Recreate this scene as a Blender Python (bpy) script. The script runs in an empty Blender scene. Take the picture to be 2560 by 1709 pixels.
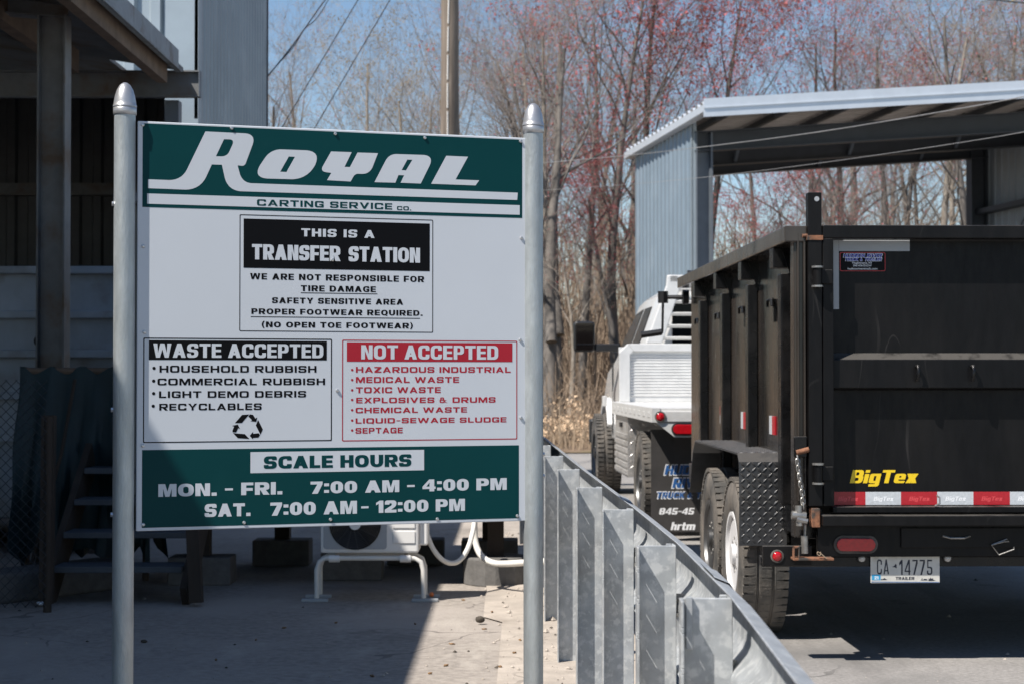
import bpy, math, random
from mathutils import Vector as V, Matrix
from mathutils.geometry import tessellate_polygon
R = math.radians
PI = math.pi
sc = bpy.context.scene
COL = sc.collection

# ------------------------------------------------------------------ camera, sky, sun, exposure
F, CX, CY, CH = 4370.0, 1280.0, 854.5, 1.27          # focal length (px), centre of the photo, camera height
PITCH = math.atan(84.5 / F)
cam = bpy.data.cameras.new("camera")
cam_ob = bpy.data.objects.new("camera", cam)
COL.objects.link(cam_ob)
cam_ob.location = (0, 0, CH)
cam_ob.rotation_euler = (PI / 2 + PITCH, 0, 0)
cam.sensor_width = 36
cam.lens = F / 2560 * 36
cam.clip_end = 2000
cam.dof.use_dof = True
cam.dof.focus_distance = 5.5
cam.dof.aperture_fstop = 8.0
sc.camera = cam_ob

SUN_EL, SUN_H = R(54), V((-.789, -.614)).normalized()
world = bpy.data.worlds.new("World")
sc.world = world
world.use_nodes = True
wn = world.node_tree
sky = wn.nodes.new('ShaderNodeTexSky')
sky.sky_type = 'NISHITA'
sky.sun_disc = False
sky.sun_elevation = SUN_EL
sky.sun_rotation = math.atan2(SUN_H.x, SUN_H.y)
sky.air_density = 1.0
sky.dust_density = 0.0
sky.ozone_density = 3.0
wn.links.new(sky.outputs[0], wn.nodes['Background'].inputs[0])
wn.nodes['Background'].inputs[1].default_value = 0.08
sun = bpy.data.lights.new("sun", 'SUN')
sun.energy = 5.0
sun.angle = R(.53)
sun.color = (1, .94, .86)
sun_ob = bpy.data.objects.new("sun", sun)
COL.objects.link(sun_ob)
to_sun = V((SUN_H.x * math.cos(SUN_EL), SUN_H.y * math.cos(SUN_EL), math.sin(SUN_EL)))
sun_ob.rotation_euler = to_sun.to_track_quat('Z', 'Y').to_euler()
sc.view_settings.view_transform = 'Standard'
sc.view_settings.look = 'None'
sc.view_settings.exposure = 0.63

# ------------------------------------------------------------------ helpers
def ray(x, y):
    u, v = (x - CX) / F, (CY - y) / F
    c, s = math.cos(PITCH), math.sin(PITCH)
    return V((u, c - v * s, s + v * c))

def at(x, y, Y):                                     # the point seen at photo pixel (x, y) at distance Y
    d = ray(x, y)
    return V((0, 0, CH)) + d * (Y / d.y)

class MB:
    def __init__(s): s.v, s.f, s.m = [], [], []
    def add(s, vs, fs, mi=0):
        b = len(s.v)
        s.v += [tuple(p) for p in vs]
        s.f += [tuple(b + i for i in f) for f in fs]
        s.m += [mi] * len(fs)
        return s
    def box(s, x0, y0, z0, x1, y1, z1, M=None, mi=0):
        p = [V((x, y, z)) for z in (z0, z1) for y in (y0, y1) for x in (x0, x1)]
        if M: p = [M @ q for q in p]
        return s.add(p, [(0, 2, 3, 1), (4, 5, 7, 6), (0, 1, 5, 4), (2, 6, 7, 3), (0, 4, 6, 2), (1, 3, 7, 5)], mi)
    def beam(s, p, q, w, h, up=(0, 0, 1), mi=0):
        p, q = V(p), V(q)
        d = (q - p).normalized()
        a = d.cross(V(up)).normalized() * (w / 2)
        b = a.cross(d).normalized() * (h / 2)
        pts = [o + i * a + j * b for o in (p, q) for i, j in ((-1, -1), (1, -1), (1, 1), (-1, 1))]
        return s.add(pts, [(0, 1, 2, 3), (4, 7, 6, 5), (0, 4, 5, 1), (1, 5, 6, 2), (2, 6, 7, 3), (3, 7, 4, 0)], mi)
    def tube(s, pts, r, n=8, caps=True, mi=0):
        pts = [V(p) for p in pts]
        k = len(pts)
        rs = r if isinstance(r, (list, tuple)) else [r] * k
        d0 = (pts[1] - pts[0]).normalized()
        a = d0.cross(V((0, 0, 1)) if abs(d0.z) < .9 else V((1, 0, 0))).normalized()
        vs, fs = [], []
        for i in range(k):
            d = (pts[min(i + 1, k - 1)] - pts[max(i - 1, 0)]).normalized()
            a = (a - d * a.dot(d)).normalized()
            b = d.cross(a)
            for j in range(n):
                t = 2 * PI * j / n
                vs.append(pts[i] + (a * math.cos(t) + b * math.sin(t)) * rs[i])
        for i in range(k - 1):
            for j in range(n):
                fs.append((i * n + j, i * n + (j + 1) % n, (i + 1) * n + (j + 1) % n, (i + 1) * n + j))
        if caps:
            fs += [tuple(range(n))[::-1], tuple((k - 1) * n + j for j in range(n))]
        return s.add(vs, fs, mi)
    def lathe(s, prof, n=24, M=None, mi=0, closed=False):       # (radius, height) about local z
        vs, fs = [], []
        for r, z in prof:
            for j in range(n):
                t = 2 * PI * j / n
                p = V((r * math.cos(t), r * math.sin(t), z))
                vs.append(M @ p if M else p)
        k = len(prof)
        for i in range(k if closed else k - 1):
            i2 = (i + 1) % k
            for j in range(n):
                fs.append((i * n + j, i * n + (j + 1) % n, i2 * n + (j + 1) % n, i2 * n + j))
        if not closed:
            fs += [tuple(range(n))[::-1], tuple((k - 1) * n + j for j in range(n))]
        return s.add(vs, fs, mi)
    def prism(s, poly, fn, t0, t1, mi=0):                       # fn(u, v, t) -> point
        n = len(poly)
        vs = [fn(u, v, t) for t in (t0, t1) for u, v in poly]
        fs = [tuple(range(n))[::-1], tuple(range(n, 2 * n))] + [(i, (i + 1) % n, n + (i + 1) % n, n + i) for i in range(n)]
        return s.add(vs, fs, mi)
    def flat(s, groups, fn, mi=0):                              # groups of [outer, hole, ...] -> faces
        for g in groups:
            pts = [p for c in g for p in c]
            tris = tessellate_polygon([[V((p[0], p[1], 0)) for p in c] for c in g])
            s.add([fn(*p) for p in pts], tris, mi)
        return s
    def build(s, name, mats, parent=None, smooth=None, bevel=0, seg=2):
        me = bpy.data.meshes.new(name)
        me.from_pydata(s.v, [], s.f)
        for m in (mats if isinstance(mats, (list, tuple)) else [mats]):
            me.materials.append(m)
        if any(s.m): me.polygons.foreach_set('material_index', s.m)
        if smooth is not None:
            me.polygons.foreach_set('use_smooth', [True] * len(s.f))
            me.set_sharp_from_angle(angle=R(smooth))
        me.update()
        o = bpy.data.objects.new(name, me)
        COL.objects.link(o)
        if parent: o.parent = parent
        if bevel:
            b = o.modifiers.new('bevel', 'BEVEL')
            b.width, b.segments, b.limit_method, b.angle_limit = bevel, seg, 'ANGLE', R(35)
        return o

def thing(name, label, cat, loc=(0, 0, 0), rz=0, group=None):
    o = bpy.data.objects.new(name, None)
    COL.objects.link(o)
    o.location = loc
    o.rotation_euler = (0, 0, rz)
    o.empty_display_size = .1
    return tag(o, label, cat, group)

def tag(o, label, cat, group=None):
    o['label'], o['category'] = label, cat
    if group: o['group'] = group
    return o

def kind(o, k):
    o['kind'] = k
    return o

def dup(o, parent=None):
    c = o.copy()
    COL.objects.link(c)
    if parent: c.parent = parent
    for ch in list(o.children): dup(ch, c)
    return c

def mat(name, col, rough=.6, metal=0., var=.15, scale=6., bump=0., bscale=60., col2=None, c2scale=2., c2lo=.5, c2hi=.62,
        stretch=(1, 1, 1), coat=0., rvar=0., spec=None, trans=0., top=None, scratch=None, stain=()):
    m = bpy.data.materials.new(name)
    m.use_nodes = True
    t = m.node_tree
    N, L = t.nodes, t.links
    p = N['Principled BSDF']
    p.inputs['Roughness'].default_value = rough
    p.inputs['Metallic'].default_value = metal
    p.inputs['Coat Weight'].default_value = coat
    p.inputs['Transmission Weight'].default_value = trans
    if spec is not None: p.inputs['Specular IOR Level'].default_value = spec
    tc = N.new('ShaderNodeTexCoord')
    mp = N.new('ShaderNodeMapping')
    mp.inputs['Scale'].default_value = stretch
    L.new(tc.outputs['Object'], mp.inputs[0])
    oi = N.new('ShaderNodeObjectInfo'); om = N.new('ShaderNodeMath'); om.operation = 'MULTIPLY'; om.inputs[1].default_value = 23.7
    L.new(oi.outputs['Random'], om.inputs[0]); L.new(om.outputs[0], mp.inputs['Location'])
    def noise(sc_, det=5):
        n = N.new('ShaderNodeTexNoise')
        n.inputs['Scale'].default_value = sc_
        n.inputs['Detail'].default_value = det
        n.inputs['Roughness'].default_value = .6
        L.new(mp.outputs[0], n.inputs['Vector'])
        return n
    n1 = noise(scale)
    mr = N.new('ShaderNodeMapRange')
    mr.inputs[1].default_value, mr.inputs[2].default_value = .3, .7
    mr.inputs[3].default_value, mr.inputs[4].default_value = 1 - var, 1 + var
    L.new(n1.outputs[0], mr.inputs[0])
    mx = N.new('ShaderNodeVectorMath')
    mx.operation = 'SCALE'
    mx.inputs[0].default_value = col[:3]
    L.new(mr.outputs[0], mx.inputs['Scale'])
    out = mx.outputs[0]
    if col2:
        n2 = noise(c2scale, 8)
        r2 = N.new('ShaderNodeMapRange')
        r2.inputs[1].default_value, r2.inputs[2].default_value = c2lo, c2hi
        L.new(n2.outputs[0], r2.inputs[0])
        mm = N.new('ShaderNodeMix')
        mm.data_type = 'RGBA'
        L.new(r2.outputs[0], mm.inputs[0])
        L.new(out, mm.inputs[6])
        mm.inputs[7].default_value = (*col2[:3], 1)
        out = mm.outputs[2]
    for sc_col, sc_s, lo_, hi_, st_x in stain:         # old spills, tyre tracks, damp
        m3 = N.new('ShaderNodeMapping'); m3.inputs['Scale'].default_value = st_x; m3.inputs['Location'].default_value = (sc_s, lo_ * 9, 0)
        L.new(tc.outputs['Object'], m3.inputs[0])
        n3 = N.new('ShaderNodeTexNoise'); n3.inputs['Scale'].default_value = sc_s; n3.inputs['Detail'].default_value = 7; n3.inputs['Roughness'].default_value = .62
        L.new(m3.outputs[0], n3.inputs['Vector'])
        r3 = N.new('ShaderNodeMapRange'); r3.inputs[1].default_value, r3.inputs[2].default_value = lo_, hi_; r3.inputs[4].default_value = .8
        L.new(n3.outputs[0], r3.inputs[0])
        x3 = N.new('ShaderNodeMix'); x3.data_type = 'RGBA'
        L.new(r3.outputs[0], x3.inputs[0]); L.new(out, x3.inputs[6]); x3.inputs[7].default_value = (*sc_col, 1)
        out = x3.outputs[2]
    if scratch:                                        # thin scuffs that come and go
        vo = N.new('ShaderNodeTexVoronoi')
        vo.feature = 'DISTANCE_TO_EDGE'
        vo.inputs['Scale'].default_value = scratch[1]
        nd = noise(1.3, 3)
        ad = N.new('ShaderNodeVectorMath')
        L.new(mp.outputs[0], ad.inputs[0]); L.new(nd.outputs[1], ad.inputs[1])
        L.new(ad.outputs[0], vo.inputs['Vector'])
        lt = N.new('ShaderNodeMath'); lt.operation = 'LESS_THAN'; lt.inputs[1].default_value = scratch[2]
        L.new(vo.outputs['Distance'], lt.inputs[0])
        nm = noise(scratch[1] * 1.7, 4)
        gt = N.new('ShaderNodeMapRange'); gt.inputs[1].default_value, gt.inputs[2].default_value = scratch[3], scratch[3] + .15
        L.new(nm.outputs[0], gt.inputs[0])
        mu = N.new('ShaderNodeMath'); mu.operation = 'MULTIPLY'
        L.new(lt.outputs[0], mu.inputs[0]); L.new(gt.outputs[0], mu.inputs[1])
        ms = N.new('ShaderNodeMix'); ms.data_type = 'RGBA'
        L.new(mu.outputs[0], ms.inputs[0]); L.new(out, ms.inputs[6]); ms.inputs[7].default_value = (*scratch[0], 1)
        out = ms.outputs[2]
    if top:                                            # dust on upward faces, also painting in the light that ledges catch
        ge = N.new('ShaderNodeNewGeometry'); sx_ = N.new('ShaderNodeSeparateXYZ')
        L.new(ge.outputs['Normal'], sx_.inputs[0])
        rt_ = N.new('ShaderNodeMapRange'); rt_.inputs[1].default_value, rt_.inputs[2].default_value = .35, .9
        rt_.inputs[4].default_value = .85
        L.new(sx_.outputs[2], rt_.inputs[0])
        nt_ = noise(11, 6); rn_ = N.new('ShaderNodeMapRange'); rn_.inputs[1].default_value, rn_.inputs[2].default_value = .28, .5
        L.new(nt_.outputs[0], rn_.inputs[0])
        mu2 = N.new('ShaderNodeMath'); mu2.operation = 'MULTIPLY'
        L.new(rt_.outputs[0], mu2.inputs[0]); L.new(rn_.outputs[0], mu2.inputs[1])
        mt_ = N.new('ShaderNodeMix'); mt_.data_type = 'RGBA'
        L.new(mu2.outputs[0], mt_.inputs[0]); L.new(out, mt_.inputs[6]); mt_.inputs[7].default_value = (*top, 1)
        out = mt_.outputs[2]
    L.new(out, p.inputs['Base Color'])
    if rvar:
        rr = N.new('ShaderNodeMapRange')
        rr.inputs[1].default_value, rr.inputs[2].default_value = .3, .7
        rr.inputs[3].default_value, rr.inputs[4].default_value = max(.03, rough - rvar), min(1, rough + rvar)
        L.new(noise(scale * 1.7).outputs[0], rr.inputs[0])
        L.new(rr.outputs[0], p.inputs['Roughness'])
    if bump:
        b = N.new('ShaderNodeBump')
        b.inputs['Strength'].default_value = bump
        b.inputs['Distance'].default_value = .01
        L.new(noise(bscale).outputs[0], b.inputs['Height'])
        L.new(b.outputs[0], p.inputs['Normal'])
    return m

M = {}
M['galv'] = mat('galvanised_steel', (.38, .40, .415), .45, .3, .16, 16, .06, 300, (.50, .515, .52), 34, .5, .6, rvar=.1, stain=(((.27, .26, .24), 5, .58, .75, (1, 1, .3)),))
M['galv_pipe'] = mat('galvanised_pipe', (.40, .43, .44), .42, .55, .16, 30, .25, 260, (.27, .29, .29), 5, .55, .75, stretch=(1, 1, .25), rvar=.08)
M['cast'] = mat('cast_aluminium', (.46, .46, .47), .38, .7, .12, 30, .08, 200)
M['sign_white'] = mat('sign_white', (.545, .58, .625), .42, 0, .02, 3, spec=.25)
M['sign_green'] = mat('sign_green', (.001, .042, .046), .45, 0, .06, 2, spec=.12, col2=(.003, .047, .051), c2scale=9, c2lo=.6, c2hi=.8)
M['sign_black'] = mat('sign_black', (.003, .003, .004), .42, 0, .1, 2, spec=.12, col2=(.03, .03, .033), c2scale=60, c2lo=.74, c2hi=.8)
M['sign_red'] = mat('sign_red', (.36, .014, .028), .38, 0, .06, 3, spec=.25)
M['screw'] = mat('screw_zinc', (.6, .6, .6), .3, .8, .05)
M['dark_hole'] = mat('dark_recess', (.01, .01, .01), .8)
M['asphalt'] = mat('lot_asphalt', (.29, .258, .228), .9, 0, .26, 22, .5, 45, (.36, .32, .285), .9, .44, .62, stain=(((.15, .135, .12), .8, .56, .72, (1, 1, 1)), ((.42, .38, .335), 3.5, .56, .72, (1, .35, 1))), scratch=((.17, .15, .135), .55, .006, .47))
M['road'] = mat('road_asphalt', (.25, .238, .228), .88, 0, .22, 55, .35, 80, (.155, .15, .145), .7, .5, .66, stain=(((.11, .105, .10), 1.3, .54, .7, (1, .10, 1)), ((.085, .08, .078), 1.7, .62, .72, (1, 1, 1))), scratch=((.13, .125, .12), .45, .005, .46))
M['concrete'] = mat('old_concrete', (.41, .36, .31), .9, 0, .16, 9, .35, 70, (.30, .265, .23), 2.2, .5, .7, stain=(((.20, .17, .14), 2.5, .56, .75, (1, .4, 1)),), scratch=((.20, .175, .15), .7, .005, .45))
M['block'] = mat('concrete_block', (.13, .125, .12), .9, 0, .2, 15, .3, 60)
M['forest_floor'] = mat('leaf_litter', (.15, .105, .07), .95, 0, .4, 3, .6, 20, (.11, .10, .045), .5, .5, .6)
M['black'] = mat('black_paint', (.004, .004, .0045), .3, 0, .3, 8, .03, 90, (.028, .026, .025), 3, .5, .85, rvar=.1, spec=.35, top=(.085, .08, .074))
M['black_dusty'] = mat('dusty_black_paint', (.004, .004, .0045), .4, 0, .3, 30, .05, 120, (.013, .012, .0115), 5, .45, .9, stretch=(1, 1, .25), rvar=.1, spec=.2, top=(.085, .08, .074), scratch=((.035, .033, .032), 2.2, .004, .54))
M['black_side'] = mat('side_black_brown_sheen', (.007, .0065, .0065), .2, 0, .3, 8, .03, 60, (.08, .066, .056), 2.2, .36, .8, stretch=(1, 1, .3), rvar=.08, top=(.085, .08, .074))  # brown patches paint in the sunlit sheen reflected along the trailer side
M['tread'] = mat('tread_plate', (.055, .058, .063), .33, .5, .3, 10, .05, 90, (.075, .07, .065), 6, .5, .8, top=(.17, .16, .15))
M['rubber'] = mat('tyre_rubber', (.055, .053, .05), .85, 0, .25, 14, .3, 60, (.20, .175, .15), 5, .40, .72)
M['rim_white'] = mat('wheel_white', (.62, .62, .63), .35, 0, .06)
M['rim_dark'] = mat('wheel_steel', (.12, .12, .12), .4, .8, .2)
M['rust'] = mat('rusty_steel', (.22, .10, .055), .85, .1, .4, 40, .3, 90, (.05, .045, .04), 12, .5, .6)
M['steel_bare'] = mat('worn_steel', (.36, .35, .33), .4, .8, .25, 30, .1, 90)
M['tape_grey'] = mat('grey_tape', (.34, .36, .38), .45, 0, .06, 6)
M['refl_red'] = mat('red_reflector', (.40, .012, .022), .3, 0, .12, 90)
M['refl_white'] = mat('white_reflector', (.52, .55, .58), .3, 0, .12, 90)
M['refl_orange'] = mat('orange_reflector', (.65, .17, .03), .35, 0, .1, 60)
M['decal_grey'] = mat('decal_print_grey', (.80, .82, .84), .4, 0, .02)
M['decal_red'] = mat('decal_print_red', (.62, .06, .07), .4, 0, .02)
M['yellow'] = mat('yellow_decal', (.80, .55, .012), .35, 0, .03)
M['lens_red'] = mat('red_lens', (.42, .006, .012), .15, 0, .2, 60, coat=.6)
M['lens_clear'] = mat('clear_lens', (.42, .42, .42), .15, .3, .1, 60)
M['plate'] = mat('plate_white', (.55, .54, .50), .5, 0, .1, 30, col2=(.36, .32, .26), c2scale=14, c2lo=.6, c2hi=.8)
M['plate_ink'] = mat('plate_ink', (.012, .015, .03), .5)
M['blue_sticker'] = mat('blue_sticker', (.03, .30, .55), .4)
M['decal_blue'] = mat('decal_blue', (.02, .10, .30), .4, 0, .03)
M['sticker_blue'] = mat('sticker_blue', (.03, .05, .42), .4, 0, .03)
M['decal_white'] = mat('decal_white', (.75, .76, .78), .4, 0, .03)
M['flap'] = mat('mudflap_rubber', (.045, .042, .041), .55, 0, .2, 8)
M['alu'] = mat('brushed_aluminium', (.66, .66, .65), .42, .25, .07, 10, .05, 120, rvar=.08)
M['alu_plate'] = mat('checker_aluminium', (.62, .60, .58), .38, .7, .2, 20, .4, 60, (.4, .37, .33), 5, .5, .75)
M['white_paint'] = mat('white_car_paint', (.74, .74, .73), .25, 0, .03, 3, coat=.6)
M['glass'] = mat('dark_glass', (.003, .004, .005), .10, 0, .1, spec=.14)
M['mirror'] = mat('mirror_glass', (.06, .05, .05), .05, .9, .05)
M['plastic'] = mat('black_plastic', (.014, .014, .015), .4, 0, .15)
M['shed_blue'] = mat('blue_grey_cladding', (.20, .255, .305), .42, .25, .07, 2, .04, 20, (.235, .29, .34), 1.2, .5, .7)
M['shed_inner'] = mat('pale_cladding', (.34, .38, .41), .5, .2, .07, 3)
M['shed_frame'] = mat('dark_blue_frame', (.045, .052, .062), .5, .1, .12, 5)
M['shed_flange'] = mat('blue_grey_frame', (.13, .15, .175), .5, .2, .1, 5)
M['roof_steel'] = mat('bright_roof_steel', (.66, .70, .75), .35, .45, .05, 4)
M['soffit'] = mat('roof_underside', (.55, .50, .46), .6, .1, .15, 4)
M['clad_light'] = mat('light_steel_cladding', (.33, .39, .43), .45, .25, .07, 3)
M['clad_side'] = mat('side_steel_cladding', (.27, .31, .34), .4, .3, .07, 2, .05, 30, (.32, .36, .39), 1.2, .5, .65)
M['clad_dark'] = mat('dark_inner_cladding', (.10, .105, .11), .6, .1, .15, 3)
M['canopy_steel'] = mat('canopy_steel', (.17, .175, .18), .6, .2, .22, 6, .1, 50, (.12, .085, .06), 3, .5, .66)
M['canopy_rust'] = mat('brown_purlin_steel', (.15, .105, .075), .75, .1, .25, 8)
M['canopy_fascia'] = mat('grey_fascia', (.22, .25, .27), .5, .2, .15, 6, col2=(.12, .11, .10), c2scale=5, c2lo=.5, c2hi=.7)
M['bin'] = mat('bin_grey_paint', (.34, .39, .45), .55, 0, .18, 3, .05, 40, (.20, .19, .18), 2, .52, .7)
M['tarp'] = mat('teal_tarp', (.007, .024, .029), .6, 0, .25, 5)
M['wood'] = mat('weathered_wood', (.035, .026, .02), .85, 0, .3, 10, .2, 40, stretch=(1, 1, .2))
M['stair'] = mat('stair_grey', (.055, .065, .08), .7, 0, .15, 8)
M['cabin'] = mat('cabin_siding', (.10, .105, .10), .6, 0, .08, 4)  # hidden siding, darkened to cut the sunlight it bounces onto the lot
M['cabin_under'] = mat('cabin_underside', (.05, .045, .04), .9)
M['ac_white'] = mat('ac_white_paint', (.74, .73, .71), .4, 0, .03, 5)
M['hose'] = mat('white_hose', (.68, .66, .62), .5, 0, .05, 8)
M['pole'] = mat('pole_wood', (.185, .15, .12), .9, 0, .3, 18, .4, 40, (.085, .068, .055), 6, .5, .7, stretch=(1, 1, .07))
M['cable'] = mat('black_cable', (.02, .02, .022), .6)
M['cable_bright'] = mat('bare_cable', (.34, .33, .32), .4, .5, .2, 20)
M['bark'] = mat('grey_bark', (.165, .148, .132), .95, 0, .35, 6, .4, 25, (.08, .072, .065), 3, .5, .6, stretch=(1, 1, .3))
M['bark_pale'] = mat('pale_bark', (.30, .265, .225), .95, 0, .3, 6, .4, 25, (.18, .15, .115), 3, .5, .6, stretch=(1, 1, .3))
M['twig'] = mat('twig', (.215, .185, .165), .95, 0, .3, 3)
M['twig_pale'] = mat('pale_twig', (.29, .25, .21), .95, 0, .3, 3)
M['bud_red'] = mat('red_buds', (.38, .10, .10), .8, 0, .35, 2)
M['bud_olive'] = mat('olive_buds', (.27, .21, .10), .8, 0, .3, 2)
M['reed'] = mat('dry_reed', (.33, .25, .175), .95, 0, .3, 2)
M['seed_head'] = mat('seed_head', (.62, .45, .30), .95, 0, .2, 2)
M['brush'] = mat('brush_stems', (.26, .195, .14), .95, 0, .35, 2)
M['chain_wire'] = mat('fence_wire', (.05, .055, .06), .5, .5, .1)
M['orange'] = mat('orange_ball_skin', (.75, .20, .06), .5)
M['clod'] = mat('dark_clod', (.06, .05, .04), .95, 0, .3, 30, .5, 40)
M['paper'] = mat('paper_scrap', (.6, .66, .75), .7)
M['leaf'] = mat('dry_leaf', (.20, .12, .06), .9, 0, .3, 30)

# ------------------------------------------------------------------ block lettering (outline font)
def fillet(pts):
    out, n = [], len(pts)
    for i, p in enumerate(pts):
        r = p[2] if len(p) > 2 else 0
        if r <= 0:
            out.append((p[0], p[1])); continue
        P, A, B = V(p[:2]), V(pts[i - 1][:2]), V(pts[(i + 1) % n][:2])
        a, b = A - P, B - P
        la, lb = a.length, b.length
        if la < 1e-6 or lb < 1e-6: out.append((p[0], p[1])); continue
        a, b = a / la, b / lb
        k = min(r, la * .5, lb * .5)
        for t in (0, .12, .26, .42, .58, .74, .88, 1):
            q = P + a * k * (1 - t) ** 2 + b * k * t ** 2           # quadratic corner
            q2 = P + a * k * (1 - t) + b * k * t
            out.append(tuple(q * .9 + q2 * .1))
    return out

def glyph(c, W, sv, sh, rr):
    """outline of one capital, cap height 1 -> (groups of contours, width)"""
    ri = max(.03, rr - min(sv, sh) * .75)
    t = sv * 1.12
    def g(*cs): return [[fillet(x) for x in cs]]
    def ring(w, h0=0, h1=1): 
        return g([(0, h0, rr), (w, h0, rr), (w, h1, rr), (0, h1, rr)], [(sv, h0 + sh, ri), (w - sv, h0 + sh, ri), (w - sv, h1 - sh, ri), (sv, h1 - sh, ri)])
    if c == 'A':
        w = W * 1.12; f = sv * .52; m = w / 2 - f; y0 = .2; y1 = y0 + sh * .85
        ya = max((w / 2 - t) / m, y1 + .05)
        return g([(0, 0), (t, 0), (t + m * y0, y0), (w - t - m * y0, y0), (w - t, 0), (w, 0), (w / 2 + f, 1), (w / 2 - f, 1)],
                 [(t + m * y1, y1), (w - t - m * y1, y1), (w / 2, ya)]), w
    if c == 'B':
        w = W * .95; h = sh * .9; k = .5 - h / 2
        return g([(0, 0), (w, 0, .24), (w, .5, .1), (w - .06, .535), (w - .03, .57, .1), (w - .03, 1, .24), (0, 1)],
                 [(sv, h), (w - sv, h, .1), (w - sv, k, .1), (sv, k)], [(sv, k + h), (w - sv - .03, k + h, .1), (w - sv - .03, 1 - h, .1), (sv, 1 - h)]), w
    if c == 'C':
        return g([(W, .64), (W, 1, rr), (0, 1, rr), (0, 0, rr), (W, 0, rr), (W, .36), (W - sv, .36), (W - sv, sh, ri), (sv, sh, ri), (sv, 1 - sh, ri), (W - sv, 1 - sh, ri), (W - sv, .64)]), W
    if c == 'D':
        return g([(0, 0), (W, 0, rr), (W, 1, rr), (0, 1)], [(sv, sh), (W - sv, sh, ri), (W - sv, 1 - sh, ri), (sv, 1 - sh)]), W
    if c in 'EF':
        w = W * .84; h = sh * .95; k = .5 - h / 2
        low = [(0, 0), (w, 0), (w, h), (sv, h), (sv, k)] if c == 'E' else [(0, 0), (sv, 0), (sv, k - .05)]
        k2 = k if c == 'E' else k - .05
        return g(low + [(w * .95, k2), (w * .95, k2 + h), (sv, k2 + h), (sv, 1 - h), (w, 1 - h), (w, 1), (0, 1)]), w
    if c == 'G':
        return g([(W, .66), (W, 1, rr), (0, 1, rr), (0, 0, rr), (W, 0, rr * .5), (W, .54), (W * .5, .54), (W * .5, .54 - sh * .85), (W - sv, .54 - sh * .85), (W - sv, sh, .03), (sv, sh, ri), (sv, 1 - sh, ri), (W - sv, 1 - sh, ri), (W - sv, .66)]), W
    if c == 'H':
        k = .5 - sh / 2
        return g([(0, 0), (sv, 0), (sv, k), (W - sv, k), (W - sv, 0), (W, 0), (W, 1), (W - sv, 1), (W - sv, k + sh), (sv, k + sh), (sv, 1), (0, 1)]), W
    if c == 'I': return g([(0, 0), (sv, 0), (sv, 1), (0, 1)]), sv
    if c == 'K':
        return g([(0, 0), (sv, 0), (sv, .28), (sv + .1, .40), (W - sv * 1.25, 0), (W + .03, 0), (W * .58, .6), (W, 1), (W - sv * 1.25, 1), (sv, .58), (sv, 1), (0, 1)]), W
    if c == 'L':
        w = W * .8
        return g([(0, 0), (w, 0), (w, sh), (sv, sh), (sv, 1), (0, 1)]), w
    if c == 'M':
        w = W * 1.22; a = sv * .92
        return g([(0, 0), (a, 0), (a, .64), (w / 2 - sv * .42, 0), (w / 2 + sv * .42, 0), (w - a, .64), (w - a, 0), (w, 0), (w, 1), (w - sv * 1.3, 1), (w / 2, .40), (sv * 1.3, 1), (0, 1)]), w
    if c == 'N':
        return g([(0, 0), (sv, 0), (sv, .62), (W - sv * 1.15, 0), (W, 0), (W, 1), (W - sv, 1), (W - sv, .38), (sv * 1.15, 1), (0, 1)]), W
    if c == 'O': return ring(W * 1.06), W * 1.06
    if c == '0': return ring(W * .88), W * .88
    if c == 'P':
        w = W * .93
        return g([(0, 0), (sv, 0), (sv, .36), (w, .36, rr * .8), (w, 1, rr * .8), (0, 1)], [(sv, .36 + sh * .9), (w - sv, .36 + sh * .9, ri), (w - sv, 1 - sh * .9, ri), (sv, 1 - sh * .9)]), w
    if c == 'Q':
        w = W * 1.06
        return ring(w) + [[[(w * .5, .12), (w * .78, -.1), (w * 1.02, -.1), (w * .74, .12)]]], w
    if c == 'R':
        h = sh * .9
        return g([(0, 0), (sv, 0), (sv, .36), (W * .40, .36), (W - sv * 1.2, 0), (W + .02, 0), (W * .76, .385), (W, .44, .16), (W, 1, rr * .8), (0, 1)],
                 [(sv, .36 + h), (W - sv, .36 + h, ri), (W - sv, 1 - h, ri), (sv, 1 - h)]), W
    if c == 'S':
        w = W * .96; k = .5 - sh / 2
        return g([(w, .69), (w, 1, rr), (0, 1, rr), (0, k, rr), (w - sv, k, ri), (w - sv, sh * .95, ri), (sv, sh * .95, ri), (sv, .31), (0, .31), (0, 0, rr), (w, 0, rr), (w, k + sh, rr), (sv, k + sh, ri), (sv, 1 - sh * .95, ri), (w - sv, 1 - sh * .95, ri), (w - sv, .69)]), w
    if c == 'T':
        w = W * .95
        return g([(w / 2 - sv / 2, 0), (w / 2 + sv / 2, 0), (w / 2 + sv / 2, 1 - sh), (w, 1 - sh), (w, 1), (0, 1), (0, 1 - sh), (w / 2 - sv / 2, 1 - sh)]), w
    if c == 'U':
        return g([(0, 1), (0, 0, rr), (W, 0, rr), (W, 1), (W - sv, 1), (W - sv, sh, ri), (sv, sh, ri), (sv, 1)]), W
    if c == 'V':
        w = W * 1.1; f = sv * .5; m = w / 2 - f
        return g([(0, 1), (w / 2 - f, 0), (w / 2 + f, 0), (w, 1), (w - t, 1), (w / 2, 1 - (w / 2 - t) / m), (t, 1)]), w
    if c == 'W':
        w = W * 1.55; q = w * .26; f = sv * .5; t = sv * 1.05
        return g([(0, 1), (q - f, 0), (q + f, 0), (w / 2, .6), (w - q - f, 0), (w - q + f, 0), (w, 1), (w - t, 1), (w - q, .34), (w / 2 + t * .5, 1), (w / 2 - t * .5, 1), (q, .34), (t, 1)]), w
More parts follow.
